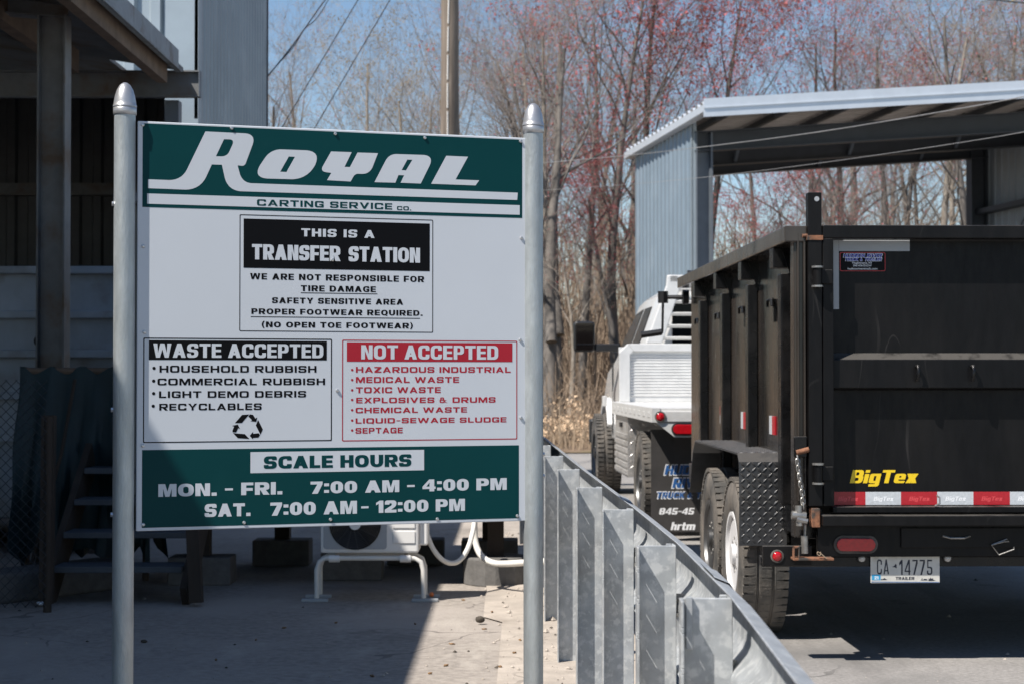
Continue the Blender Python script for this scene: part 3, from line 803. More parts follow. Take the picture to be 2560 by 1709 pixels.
mb = ibeam(MB(), V((-3.1, 11.8, 0)) - co, V((-3.1, 11.8, 3.70)) - co, .16, .19, up=(1, 0, 0)); mb.build('column', M['canopy_steel'], canopy)
mb = MB().box(-2.80 - co.x, 14.06 - co.y, 0, -2.69 - co.x, 14.2 - co.y, 3.49); mb.build('column', M['shed_flange'], canopy)
mb = ibeam(MB(), V((-5.9, 4.4, 0)) - co, V((-5.9, 4.4, 3.6)) - co, .16, .19, up=(1, 0, 0)); mb.build('column', M['canopy_steel'], canopy)
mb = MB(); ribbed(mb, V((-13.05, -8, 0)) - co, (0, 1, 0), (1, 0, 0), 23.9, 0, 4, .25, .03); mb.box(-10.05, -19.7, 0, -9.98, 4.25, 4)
mb.build('unseen_side_cladding', M['clad_dark'], canopy)  # unseen closing wall, added to keep the space under the canopy dark

# clutter in the shade under the canopy
bino = V((-3.35, 12.6, 0))
roll = thing('steel_bin', 'grey steel waste bin with horizontal ledges in the shade behind the column', 'container', bino)
mb = MB().box(-3.0, 0, .25, .50, 2.4, 2.02); mb.build('body', M['bin'], roll, bevel=.01)
for i, zz in enumerate((2.0, 1.68, 1.40, 1.1, .8)):
    mb = MB().box(-3.03, -.075, zz, .53, -.001, zz + .055); mb.build('ledge', M['bin'], roll, bevel=.008)
for x in (-2.6, -1.5, .3):
    mb = MB().box(x, -.05, 0, x + .12, 2.3, .25); mb.build('skid', M['canopy_steel'], roll)
mb = MB().tube([(-.05, -.015, 1.52), (-.05, .0, 1.52)], .045, 12); mb.build('drain_hole', M['dark_hole'], roll)
mb = MB().beam((-2.82, 11.95, .75), (-2.33, 12.3, 1.98), .16, .05, up=(0, 1, 0))
tag(mb.build('leaning_plank', M['bin'], bevel=.004), 'pale grey plank leaning against the shaded steel bin', 'plank')
tp = thing('tarp_rack', 'teal tarp draped over a pipe rack beside the left sign post', 'tarp rack', (-2.6, 10.9, 0))
mb = MB()
for x in (-.42, .32):
    mb.tube([(x, 0, 0), (x, 0, 1.3)], .02, 8)
mb.tube([(-.45, 0, 1.3), (.36, 0, 1.3)], .022, 8); mb.tube([(.3, .02, 1.3), (.5, .1, 1.22)], .02, 8)
mb.build('pipe_frame', M['canopy_rust'], tp, smooth=40)
mb = MB()
nx, nz = 40, 16
for side in (-1, 1):
    b = len(mb.v)
    for j in range(nz + 1):
        for i in range(nx + 1):
            x = -.46 + i / nx * .86
            d = j / nz
            y = side * (.03 + d * .22 + math.sin(i * .9 + d * 3) * .05 * d + math.sin(i * 2.3) * .02 * d)
            mb.v.append((x + math.sin(j * .7 + i) * .008, y, 1.33 - d * (1.12 + .06 * math.sin(i * .5)) - (.05 * math.sin(i * .35) ** 2)))
    for j in range(nz):
        for i in range(nx):
            a = b + j * (nx + 1) + i
            mb.f.append((a, a + 1, a + nx + 2, a + nx + 1)); mb.m.append(0)
mb.build('tarp', M['tarp'], tp, smooth=80)
mb = MB().tube([(-.05, -.30, 1.25), (-.12, -.34, .8), (-.30, -.42, .05)], .011, 6)
mb.build('stay_pole', M['wood'], tp)

fn = thing('chain_link_fence', 'rusty chain link fence section in the dark lower left corner', 'fence', (-3.2, 9.4, 0))
mb = MB()
fw, fh, st = 1.15, 1.22, .055
d = fw + fh
k = -fh
while k < fw:
    for sg in (1, -1):
        pts = []
        for t in (0, 1):
            pass
        a0, a1 = max(0, k), min(fw, k + fh)
        if a1 > a0:
            z0, z1 = a0 - k, a1 - k
            if sg < 0: z0, z1 = fh - z0, fh - z1
            mb.tube([(a0 - .45, sg * .002, z0 + .03), (a1 - .45, sg * .002, z1 + .03)], .0022, 3, caps=False)
    k += st
mb.build('wire_mesh', M['chain_wire'], fn)
for x in (-.45, .30, .70):
    mb = MB().tube([(x, .03, 0), (x, .03, 1.3 if x < .5 else 1.05)], .022, 10); mb.build('post', M['wood'], fn, smooth=40)
mb = MB().tube([(-.45, .03, 1.28), (.32, .03, 1.28)], .018, 8); mb.build('top_rail', M['canopy_steel'], fn, smooth=40)
mb = MB().beam((-3.6, 8.9, .085), (-2.40, 10.6, .085), .28, .17)
kind(mb.build('kerb', M['block'], bevel=.02), 'structure')
for x0, y0, w_, d_, h_, m_, lb in ((-3.9, 10.2, .7, .6, .75, 'wood', 'weathered wooden crate behind the chain link fence'), ):
    t_ = thing('wooden_crate', lb, 'crate', (x0 + .3, y0, 0))
    for kz in range(5):
        mb = MB().box(-w_ / 2, -.02, .05 + kz * .145, w_ / 2, 0, .165 + kz * .145); mb.build('slat', M[m_], t_, bevel=.004)
    mb = MB().box(-w_ / 2 + .02, .001, .03, w_ / 2 - .02, d_, h_); mb.build('body', M[m_], t_, bevel=.004)

# ------------------------------------------------------------------ raised cabin behind the sign: piers, stairs
cb = thing('raised_cabin', 'raised site cabin on short piers mostly hidden behind the sign', 'cabin', (-1.1, 10.5, 0))
X0, X1, Y1 = -1.2, 1.23, 1.55
mb = MB(); mb.box(X0, 0, .56, X1, Y1, 2.3)
ribbed(mb, (X0, -.012, 0), (1, 0, 0), (0, -1, 0), X1 - X0, .56, 2.3, .2, .008, .8)
mb.build('wall', M['cabin'], cb)
mb = MB().box(X0 - .08, -.1, 2.302, X1 + .06, Y1 + .08, 2.36); mb.build('roof', M['shed_flange'], cb, bevel=.01)
mb = MB().box(X0 + .03, .03, .42, X1 - .03, Y1 - .03, .558); mb.build('floor_frame', M['cabin_under'], cb)
mb = MB().box(-.98, -.05, .60, -.30, -.022, 2.3); dr = mb.build('door', M['shed_inner'], cb, bevel=.005)
mb = MB().tube([(-.38, -.09, 1.5), (-.38, -.045, 1.5)], .02, 10); mb.build('handle', M['steel_bare'], dr)
mb = MB().box(.15, -.045, 1.2, .95, -.022, 2.0); w_ = mb.build('window', M['rim_white'], cb, bevel=.004)
mb = MB().box(.2, -.05, 1.25, .90, -.046, 1.95); mb.build('pane', M['glass'], w_)
for x, y in ((-.80, .25), (-.45, 1.35), (.45, 1.38), (1.0, .25), (.95, 1.35), (.1, .5)):
    mb = MB().box(x - .05, y - .05, .17, x + .05, y + .05, .42); mb.build('pier', M['wood'], cb)
    mb = MB().box(x - .19, y - .12, 0, x + .19, y + .12, .169) if y > 1 or x < .9 else MB().lathe([(.2, 0), (.2, .16), (.19, .169)], 20, Matrix.Translation((x, y, 0)))
    mb.build('pier_block', M['block'], cb, bevel=.008)
stc = thing('wooden_stairs', 'open stairs with grey treads under the left end of the sign', 'stairs', (-2.2, 9.75, 0))
for i in range(4):
    y = i * .24
    mb = MB().box(-.36, y, .175 + i * .17, .36, y + .24, .21 + i * .17); mb.build('tread', M['stair'], stc, bevel=.004)
for x in (-.40, .37):
    mb = MB().beam((x + .015, -.02, .02), (x + .015, 1.0, .78), .04, .2); mb.build('stringer', M['wood'], stc)
    mb = MB().beam((x + .03 + (.06 if x > 0 else 0), -.08, .02), (x + .02, -.0, 1.05), .07, .06, up=(0, 1, 0)); mb.build('handrail_post', M['wood'], stc)

# ------------------------------------------------------------------ mini-split outdoor unit on its stand
ac = thing('heat_pump_unit', 'white outdoor air conditioner unit on a tube stand below the sign', 'air conditioner', (-.80, 9.85, 0))
zb, hh, wl, wr = .275, .40, -.278, .275
mb = MB().box(wl, 0, zb, wr, .23, zb + hh); mb.build('casing', M['ac_white'], ac, bevel=.012)
mb = MB().box(wr - .001, .03, zb + .04, wr + .05, .21, zb + .30); mb.build('valve_cover', M['ac_white'], ac, bevel=.01)
fc = (-.075, .155 + zb)
fc = (-.082, zb + .165)
Mx = Matrix.Translation((fc[0], -.002, fc[1])) @ Matrix.Rotation(PI / 2, 4, 'X')
mb = MB().lathe([(.146, -.0), (.146, .003), (.001, .003)], 40, Mx); mb.build('fan_opening', M['dark_hole'], ac)
mb = MB()
for r_ in [.03 + .0095 * i for i in range(13)]:
    pts = [(fc[0] + r_ * math.cos(t * PI / 20), -.010, fc[1] + r_ * math.sin(t * PI / 20)) for t in range(41)]
    mb.tube(pts, .0017, 4, caps=False)
for t in range(14):
    c_, s_ = math.cos(t * PI / 7), math.sin(t * PI / 7)
    mb.tube([(fc[0] + .03 * c_, -.009, fc[1] + .03 * s_), (fc[0] + .148 * math.cos(t * PI / 7 + .35), -.009, fc[1] + .148 * math.sin(t * PI / 7 + .35))], .0016, 4, caps=False)
mb.build('grille', M['rim_dark'], ac)
mb = MB().lathe([(.033, 0), (.033, .004), (.001, .006)], 24, Matrix.Translation((fc[0], -.010, fc[1])) @ Matrix.Rotation(PI / 2, 4, 'X'))
mb.build('grille_hub', M['ac_white'], ac, smooth=40)
mb = MB()
q = .168
o_ = fillet([(fc[0] - q - .01, fc[1] - q + .025, .02), (fc[0] + q + .01, fc[1] - q + .025, .02), (fc[0] + q + .01, fc[1] + q + .02, .02), (fc[0] - q - .01, fc[1] + q + .02, .02)])
i_ = [(fc[0] + .147 * math.cos(t * PI / 20), fc[1] + .142 * math.sin(t * PI / 20)) for t in range(40)]
mb.flat([[o_, i_]], lambda x, z: (x, -.004, z)); mb.build('grille_frame', M['tape_grey'], ac)
mb = MB()
for k_ in range(3):
    mb.box(.13, -.006, zb + .055 + k_ * .085, .255, .0, zb + .125 + k_ * .085)
mb.build('service_panel', M['ac_white'], ac, bevel=.003)
mb = MB()
for y in (.02, .2):
    mb.tube([(-.30, y, .02), (-.30, y, .18), (-.285, y, .225), (-.25, y, .245), (.25, y, .245), (.285, y, .225), (.30, y, .18), (.302, y, .02)], .014, 10)
for x in (-.2, .2): mb.tube([(x, .0, .248), (x, .23, .248)], .012, 8)
mb.build('stand', M['hose'], ac, smooth=50)
for x in (-.31, .31):
    for y in (.02, .2):
        mb = MB().box(x - .075, y - .02, .0, x + .075, y + .02, .018); mb.build('foot', M['tape_grey'], ac, bevel=.004)
for x in (-.2, .2):
    mb = MB().tube([(x - .03, .01, .243), (x + .03, .01, .243)], .021, 10); mb.build('clamp', M['ac_white'], ac, smooth=40)
def P(x, y, Y): return at(x, y, Y)
h1 = [P(1068, 1335, 9.95), P(1080, 1368, 9.95), P(1100, 1395, 9.97), P(1125, 1409, 10), P(1150, 1402, 10.1), P(1170, 1372, 10.2), P(1181, 1335, 10.3), P(1187, 1300, 10.4), P(1188, 1268, 10.45)]
def smooth_path(p, it=2):
    for _ in range(it):
        q = [p[0]]
        for a, b in zip(p[:-1], p[1:]): q += [a * .75 + b * .25, a * .25 + b * .75]
        p = q + [p[-1]]
    return p
tag(MB().tube(smooth_path(h1), .0145, 10).build('drain_hose', M['hose'], smooth=60), 'white hose hanging in a loop from the air conditioner', 'hose')
h2 = [P(1186, 1268, 10.42), P(1186, 1330, 10.42), P(1190, 1365, 10.4), P(1204, 1392, 10.35), P(1232, 1408, 10.3), P(1270, 1408, 10.2), P(1310, 1405, 10.1), P(1400, 1400, 9.9)]
tag(MB().tube(smooth_path(h2), .019, 10).build('conduit', M['hose'], smooth=60), 'thicker white conduit curving along the ground to the right sign post', 'conduit')

# small litter on the lot
def blob(name, p, r, m, label, cat, sq=(1, 1, 1), seed=1):
    rg = random.Random(seed)
    mb = MB()
    prof = [(max(.001, r * math.sin(PI * i / 7)), r * (1 - math.cos(PI * i / 7))) for i in range(8)]
    mb.lathe(prof, 10)
    mb.v = [(x * sq[0] * rg.uniform(.88, 1.12), y * sq[1] * rg.uniform(.88, 1.12), z * sq[2]) for x, y, z in mb.v]
    o = mb.build(name, M[m], smooth=60); o.location = (p[0], p[1], p[2])
    return tag(o, label, cat)
def gp(x, y, z=.008):                                  # ground point under a photo pixel
    d = ray(x, y); t = (z - CH) / d.z
    return V((0, 0, CH)) + d * t
blob('orange_ball', gp(1079, 1491), .014, 'orange', 'small orange ball beside the foot of the air conditioner stand', 'ball')
blob('dirt_clod', gp(1200, 1556), .024, 'clod', 'dark dirt clod on the sunlit concrete near the right post', 'clod', (1, .7, .75), 3)
blob('paper_scrap', gp(103, 1512), .022, 'paper', 'crumpled pale blue paper scrap by the kerb', 'litter', (1.2, 1, .6), 4)
blob('dirt_clod', gp(360, 1606, 0), .014, 'clod', 'small dark clod in the shade below the sign', 'clod', (1.2, .8, .6), 7)
rl = random.Random(11)
leaves = []
for i, (x, y, z) in enumerate(((1158, 1500, 0), (1211, 1573, .008), (1286, 1632, .008), (1038, 1560, 0), (840, 1557, 0), (1250, 1667, .008), (1115, 1664, 0), (1075, 1684, 0), (710, 1570, 0), (1300, 1600, .008), (1130, 1610, 0), (540, 1650, 0), (930, 1690, 0), (1230, 1530, .008), (640, 1600, 0))):
    mb = MB()
    L_, W_ = rl.uniform(.010, .022), rl.uniform(.004, .008)
    pr = [(-L_, 0, .004), (-L_ * .3, -W_, .007), (L_ * .5, -W_ * .8, .003), (L_, 0, .008), (L_ * .4, W_, .004), (-L_ * .4, W_ * .9, .009)]
    mb.add(pr + [(a, b, c - .003) for a, b, c in pr], [tuple(range(6)), tuple(range(11, 5, -1))] + [(j, (j + 1) % 6, 6 + (j + 1) % 6, 6 + j) for j in range(6)])
    o = mb.build('dry_leaf', M['leaf']); p_ = gp(x, y, z); o.location = p_; o.rotation_euler = (0, 0, rl.uniform(0, 6))
    tag(o, 'dry brown leaf lying on the lot below the sign', 'leaf', 'dry leaves on the lot')

mb = MB()
rp = random.Random(21)
for i in range(900):
    y = 7.0 + 9 * rp.random() ** 1.5
    x = rp.uniform(-.5, .5) * y if rp.random() < .45 else rp.gauss(.25, .25)
    r_ = abs(rp.gauss(0, .006)) + .002
    c = V((x, y, .012 if -.05 < x < .55 and y < 12 else .002))
    v = [c + V((rp.uniform(-1, 1) * r_, rp.uniform(-1, 1) * r_, 0)) for _ in range(4)] + [c + V((0, 0, r_ * rp.uniform(.5, 1)))]
    mb.add([c + V((r_, 0, 0)), c + V((0, r_, 0)), c + V((-r_, .2 * r_, 0)), c + V((.1 * r_, -r_, 0)), c + V((rp.uniform(-.3, .3) * r_, 0, r_ * rp.uniform(.5, 1)))], [(0, 1, 4), (1, 2, 4), (2, 3, 4), (3, 0, 4)], rp.choice((0, 0, 0, 0, 1)))
kind(mb.build('grit', [M['concrete'], M['clod']]), 'stuff')

# ------------------------------------------------------------------ the black dump trailer
TY, TX, TL, TW = 7.66, 1.29, 4.12, 2.10
K_ = TY / F
def T(x, y): return (x - CX) * K_ - TX, CH - (y - 939.0) * K_
trl = thing('dump_trailer', 'black high-sided dump trailer with yellow lettering, red and white tape and a trailer plate', 'trailer', (TX, TY, 0), .021)
def tbox(name, m, x0, y0, x1, y1, d0, d1, parent=trl, bevel=.003):     # photo rectangle on the rear plane, depth d0..d1
    a, b = T(x0, y1), T(x1, y0)
    return MB().box(a[0], d0, a[1], b[0], d1, b[1]).build(name, M[m], parent, bevel=bevel)
FLOOR = .70
mb = MB().box(.005, .14, FLOOR, .03, TL, 1.86).box(TW - .03, .14, FLOOR, TW - .005, TL, 1.86)
mb.box(.03, TL - .03, FLOOR, TW - .03, TL, 1.90).box(.03, .14, FLOOR, TW - .03, TL - .03, FLOOR + .04)
mb.build('box_body', M['black_side'], trl)
for sx in (0, 1):
    x0, x1 = (-.088, .012) if not sx else (TW - .012, TW + .088)
    mb = MB().box(x0, .03, 1.858, x1, TL + .01, 1.93); mb.build('top_rail', M['black_side'], trl, bevel=.006)
    for yy in (.36, 1.33, 2.27, 3.24):
        xo = -.048 if not sx else TW + .001
        mb = MB().box(xo, yy, FLOOR - .02, xo + .052, yy + .095, 1.74)
        rb = mb.build('side_rib', M['black'], trl, bevel=.006)
        xo = -.084 if not sx else TW
        mb = MB().box(xo, yy - .005, 1.765, xo + .084, yy + .1, 1.857); mb.build('stake_pocket', M['black'], rb, bevel=.004)
        if not sx:
            mb = MB().prism([(-.048, 1.857), (.004, 1.857), (.004, 1.70)], lambda u, v, t: (u, t, v), yy - .012, yy - .002); mb.build('gusset', M['black'], rb)
    for yy in (.15, .80, 1.72, 2.65, 3.6):
        xo, dx = (.004, -1) if not sx else (TW - .004, 1)
        mb = MB().box(min(xo, xo + dx * .012), yy - .015, 1.53, max(xo, xo + dx * .012), yy + .015, 1.64)
        for s_ in (-1, 1):
            mb.tube([(xo + dx * .008, yy, 1.60), (xo + dx * .02, yy + s_ * .03, 1.64), (xo + dx * .03, yy + s_ * .055, 1.635), (xo + dx * .03, yy + s_ * .062, 1.605)], .0075, 6)
        mb.build('tie_hook', M['black'], trl, smooth=50)
mb = MB().box(.0, .1, FLOOR - .15, .09, TL + .1, FLOOR - .02).box(TW - .09, .1, FLOOR - .15, TW, TL + .1, FLOOR - .02)
mb.box(.45, .1, .46, .57, TL + .7, .62).box(TW - .57, .1, .46, TW - .45, TL + .7, .62)
mb.box(.1, 1.0, .56, TW - .1, 1.1, .66).box(.1, 2.6, .56, TW - .1, 2.7, .66)
mb.build('chassis', M['black'], trl, bevel=.005)
mb = MB().beam((.5, TL + .6, .54), (TW / 2 - .04, TL + 1.5, .5), .09, .13).beam((TW - .5, TL + .6, .54), (TW / 2 + .04, TL + 1.5, .5), .09, .13)
mb.build('tongue', M['black'], trl)
for yy, cols in ((.80, ('refl_white', 'refl_red')), (1.72, ('refl_white', 'refl_red')), (2.66, ('refl_white', 'refl_red')), (3.62, ('refl_white', 'refl_orange'))):
    for k_, c_ in enumerate(cols):
        if yy > 2: mb = MB().box(-.002, yy - .05, .99 + .052 * k_, .0045, yy + .04, 1.042 + .052 * k_)
        else: mb = MB().box(-.002, yy + .085 - .08 * k_, .985, .0045, yy + .163 - .08 * k_, 1.075)
        mb.build('reflector', M[c_], trl)
# rear corner posts and gate
for sx in (0, 1):
    o_ = 0 if not sx else TW - .118
    f = (lambda x: x) if not sx else (lambda x: TW - x)
    a = sorted((f(.010), f(.070)))
    mb = MB().box(a[0], .0, .70, a[1], .06, 2.075)
    cp = mb.build('corner_post', M['black_dusty'], trl, bevel=.004)
    mb = MB().tube([(f(.048), -.002, 2.045), (f(.048), .0, 2.045)], .011, 14); mb.build('pin_hole', M['tape_grey'], cp)
    mb = MB().box(a[0] - .004, -.005, 1.865, a[1] + .004, .065, 1.885); mb.build('collar', M['rust'], cp)
    mb = MB().tube([(f(-.012), .02, 1.885), (f(.012), .02, 1.885)], .008, 8); mb.build('set_screw', M['rust'], cp)
    a = sorted((f(-.045), f(.009)))
    mb = MB().box(a[0], .05, .56, a[1], .14, 1.90).box(a[0] + .012, .03, .72, a[0] + .022, .05, 1.90).box(a[1] - .014, .03, .72, a[1] - .004, .05, 1.90)
    mb.build('side_post', M['black_side'], trl, bevel=.004)
GX0, GX1 = .074, TW - .074
gate = MB().box(GX0, .0, 1.872, GX1, .06, T(0, 562)[1]).build('gate_top_rail', M['black_dusty'], trl, bevel=.005)
for x0 in (GX0, GX1 - .047):
    MB().box(x0, .0, .70, x0 + .047, .06, 1.8715).build('gate_stile', M['black_dusty'], trl, bevel=.004)
gp_ = MB().box(GX0 + .047, .086, .70, GX1 - .047, .094, 1.925).build('gate_panel', M['black_dusty'], trl)
zl0, zl1, zl2 = T(0, 884)[1], T(0, 901)[1], T(0, 972)[1]
mb = MB().prism([(.086, zl0 + .006), (.026, zl0 - .024), (.024, zl2 + .004), (.086, zl2 - .006)], lambda u, v, t: (t, u, v), GX0 + .048, GX1 - .048)
mb.build('gate_rib', M['black_dusty'], trl, bevel=.004)
for x in (2297, 2436):
    a = T(x, 913)
    MB().tube([(a[0], .024, a[1] - .006), (a[0], .002, a[1] - .004), (a[0], -.006, a[1] - .02), (a[0] - .003, -.004, a[1] - .055), (a[0] - .003, .004, a[1] - .066)], .0085, 8).build('gate_hook', M['black'], trl, smooth=50)
tbox('gate_bottom_rail', 'black_dusty', 2083, 1266, 2900, 1281, .012, .09)
MB().box(.06, -.055, T(0, 1311)[1], TW - .06, .06, T(0, 1285)[1]).build('rear_sill', M['black_dusty'], trl, bevel=.004)
MB().box(.02, -.02, T(0, 1316)[1], .055, .05, T(0, 1268)[1]).build('sill_end', M['rust'], trl, bevel=.004)
MB().box(.05, .018, T(0, 1391)[1], TW - .05, .05, T(0, 1310)[1] - .002).build('rear_plate', M['black_dusty'], trl, bevel=.003)
tbox('ramp_cover', 'black_dusty', 2253, 1318, 2640, 1368, .006, .017)
a = T(2392, 1342)
MB().tube([(a[0] - .06, .006, a[1] + .006), (a[0] - .03, -.012, a[1] - .002), (a[0] + .03, -.012, a[1] - .002), (a[0] + .06, .006, a[1] + .006)], .004, 6).build('cover_handle', M['steel_bare'], trl)
p_ = [T(2478, 1361), T(2517, 1346), T(2522, 1352), T(2510, 1352), T(2478, 1361), T(2496, 1385), T(2534, 1371), T(2533, 1365)]
MB().tube([(q[0], -.004 - .001 * i, q[1]) for i, q in enumerate(p_)], .0028, 6).build('latch_pin', M['steel_bare'], trl)
MB().box(-.19, .06, T(0, 1418)[1], TW + .19, .13, T(0, 1392)[1] - .002).build('rear_crossmember', M['black'], trl, bevel=.003)
lb = tbox('lamp_stub', 'black_dusty', 1908, 1364, 2030, 1413, .02, .058)
a = T(1943, 1389)
def lamp(name, m, c, r, y, parent, ring='rubber', dome=.01):
    Mx = Matrix.Translation((c[0], y, c[1])) @ Matrix.Rotation(PI / 2, 4, 'X')
    h_ = MB().lathe([(r * 1.32, -.002), (r * 1.32, .006), (r * 1.05, .008), (r * 1.0, .004)], 24, Mx).build(name, M[ring], parent, smooth=40)
    MB().lathe([(r, .003), (r * .9, .003 + dome * .5), (r * .55, .003 + dome), (.001, .003 + dome * 1.1)], 24, Mx).build('lens', M[m], h_, smooth=60)
    return h_
lamp('marker_lamp', 'lens_red', a, .022, .02, trl)
for x in (2160, 2377): lamp('plate_lamp', 'lens_clear', T(x, 1397), .017, .058, trl, 'black')
def oval(x0, y0, x1, y1, ex=0):
    cx, cy, w, h = (x0 + x1) / 2, (y0 + y1) / 2, (x1 - x0) / 2 + ex, (y1 - y0) / 2 + ex
    pts = []
    for t in range(24):
        a_ = t * PI / 12
        sgn = 1 if math.cos(a_) > 0 else -1
        pts.append((cx + sgn * (w - h) + h * math.cos(a_), cy + h * math.sin(a_)))
    return pts
o1 = [T(*p) for p in oval(2091, 1344, 2188, 1376, 7)]; o2 = [T(*p) for p in oval(2091, 1344, 2188, 1376)]
fy = lambda d: (lambda u, v, t: (u, t, v))
th = MB().prism(o1, fy(0), .008, .019).build('tail_lamp', M['rubber'], trl, bevel=.002)
MB().prism(o2, fy(0), -.001, .0075).build('lens', M['lens_red'], th, bevel=.003)
mir = lambda o: [(TW - u, v) for u, v in o][::-1]
th = MB().prism(mir(o1), fy(0), .008, .019).build('tail_lamp', M['rubber'], trl, bevel=.002)
MB().prism(mir(o2), fy(0), -.001, .0075).build('lens', M['lens_red'], th, bevel=.003)
MB().box(TW - .115, .02, a[1] - .044, TW + .194, .058, a[1] + .044).build('lamp_stub', M['black_dusty'], trl, bevel=.003)
lamp('marker_lamp', 'lens_red', (TW - a[0], a[1]), .022, .02, trl)
# licence plate
pl = tbox('licence_plate', 'plate', 2181, 1380, 2355, 1458, .045, .048, bevel=0)
fp = lambda u, v: (u, .0445, v)
def prect(mb, x0, y0, x1, y1, y):
    a, b = T(x0, y1), T(x1, y0)
    mb.flat([[[a, (b[0], a[1]), b, (a[0], b[1])]]], lambda u, v: (u, y, v))
def pz(x, y): return T(2000 + x * .3444, 960 + y * .3444)
for s_, a, b, st in (('CA', (572, 1383), (660, 1275), 'slim'), ('14775', (735, 1388), (978, 1278), 'slim'), ('TRAILER', (708, 1424), (846, 1402), 'hel')):
    mb = MB(); lay_text(mb, s_, st, *pz(*a), *pz(*b), fp); mb.build('plate_lettering', M['plate_ink'], pl)
mb = MB(); mb.flat([[[pz(*p) for p in ((680, 1330), (698, 1322), (706, 1308), (716, 1312), (716, 1340), (708, 1336), (700, 1332))]]], fp); mb.build('plate_emblem', M['plate_ink'], pl)
mb = MB(); prect(mb, 2184, 1437, 2206, 1451, .0443); mb.build('plate_sticker', M['blue_sticker'], pl)
mb = MB(); lay_text(mb, '21', 'hel', *pz(553, 1420), *pz(582, 1397), lambda u, v: (u, .0441, v)); mb.build('sticker_lettering', M['decal_white'], pl)
for pts in ([(598, 1425), (606, 1414), (612, 1420), (626, 1410), (640, 1420), (650, 1424)], [(895, 1428), (902, 1408), (908, 1428), (918, 1416), (936, 1418), (944, 1428)], [(948, 1432), (952, 1412), (960, 1420), (966, 1404), (972, 1418), (980, 1410), (986, 1424), (1004, 1430)]):
    mb = MB(); mb.flat([[[pz(*p) for p in pts]]], fp); mb.build('plate_skyline', M['plate_ink'], pl)
mb = MB(); mb.flat([[[pz(530, 1436), pz(1028, 1440), pz(1028, 1444), pz(530, 1441)]]], lambda u, v: (u, .0442, v)); mb.build('plate_stripe', M['decal_blue'], pl)
# decals on the gate panel
def decal(name, m, x0, y0, x1, y1, y=.0855):
    mb = MB(); prect(mb, x0, y0, x1, y1, y); return mb.build(name, M[m], trl)
decal('grey_strip', 'tape_grey', 2084, 596, 2108.5, 771); decal('grey_strip', 'tape_grey', 2109, 596, 2289, 624)
segs = [(2084, 2174, 0), (2174, 2264, 1), (2264, 2356, 0), (2356, 2448, 1), (2448, 2541, 0), (2541, 2633, 1), (2633, 2725, 0), (2725, 2817, 1), (2817, 2909, 0), (2909, 3001, 1), (3001, 3090, 0)]
for x0, x1, w_ in segs:
    d_ = decal('reflective_tape', 'refl_white' if w_ else 'refl_red', x0, 1231, x1, 1264)
    a, b = T(x0 + 20, 1254), T(x1 - 20, 1243)
    mb = MB(); lay_text(mb, 'BigTex', 'big', a[0], a[1], b[0], b[1], lambda u, v: (u, .0852, v), .25); mb.build('tape_lettering', M['decal_grey' if w_ else 'decal_red'], d_)
a, b = T(2134, 1209), T(2303, 1176)
mb = MB(); lay_text(mb, 'BigTex', 'big', a[0], a[1], b[0], b[1], lambda u, v: (u, .0852, v), .25); mb.build('maker_lettering', M['yellow'], trl)
st_ = decal('dealer_sticker', 'sign_black', 2111, 627, 2227, 675)
x0, y0 = T(2111, 675); x1, y1 = T(2227, 627)
mb = MB()
mb.flat([[fillet([(x0, y0, .008), (x1, y0, .008), (x1, y1, .008), (x0, y1, .008)]), fillet([(x0 + .003, y0 + .003, .006), (x1 - .003, y0 + .003, .006), (x1 - .003, y1 - .003, .006), (x0 + .003, y1 - .003, .006)])]], lambda u, v: (u, .0852, v))
mb.build('sticker_border', M['refl_red'], st_)
def s2(x, y): return T(2000 + x * .33156, 440 + y * .33156)
for s_, a, b in (('HUDSON RIVER', (362, 602), (655, 576)), ('TRUCK & TRAILER', (372, 630), (652, 607))):
    for m_, yy, dx in (('decal_white', .0850, .0018), ('sticker_blue', .0848, 0)):
        mb = MB(); p, q = s2(*a), s2(*b); lay_text(mb, s_, 'ext' if not dx else 'big', p[0] - dx, p[1] - dx, q[0] + dx, q[1] + dx, lambda u, v, yy=yy: (u, yy, v), .2); mb.build('sticker_lettering', M[m_], st_)
def font_text(s_, a, b, fn, name, m, parent):
    c = bpy.data.curves.new(name, 'FONT'); c.body = s_; c.resolution_u = 2; c.offset = .012
    o = bpy.data.objects.new(name, c); me = bpy.data.meshes.new_from_object(o)
    xs = [v.co.x for v in me.vertices]; w = max(xs) - min(xs); m0 = min(xs)
    for v in me.vertices: v.co = V(fn(a[0] + (v.co.x - m0) / w * (b[0] - a[0]), a[1] + v.co.y / .7 * (b[1] - a[1])))
    me.materials.append(M[m]); bpy.data.objects.remove(o)
    o = bpy.data.objects.new(name, me); COL.objects.link(o); o.parent = parent
    return o
for s_, a, b in (('Poughkeepsie, NY', (430, 652), (583, 637)), ('845-454-SNOW', (438, 673), (578, 658)), ('hudsonrivertruck.com', (395, 697), (622, 681))):
    font_text(s_, s2(*a), s2(*b), lambda u, v: (u, .0849, v), 'sticker_small_print', 'decal_white', st_)
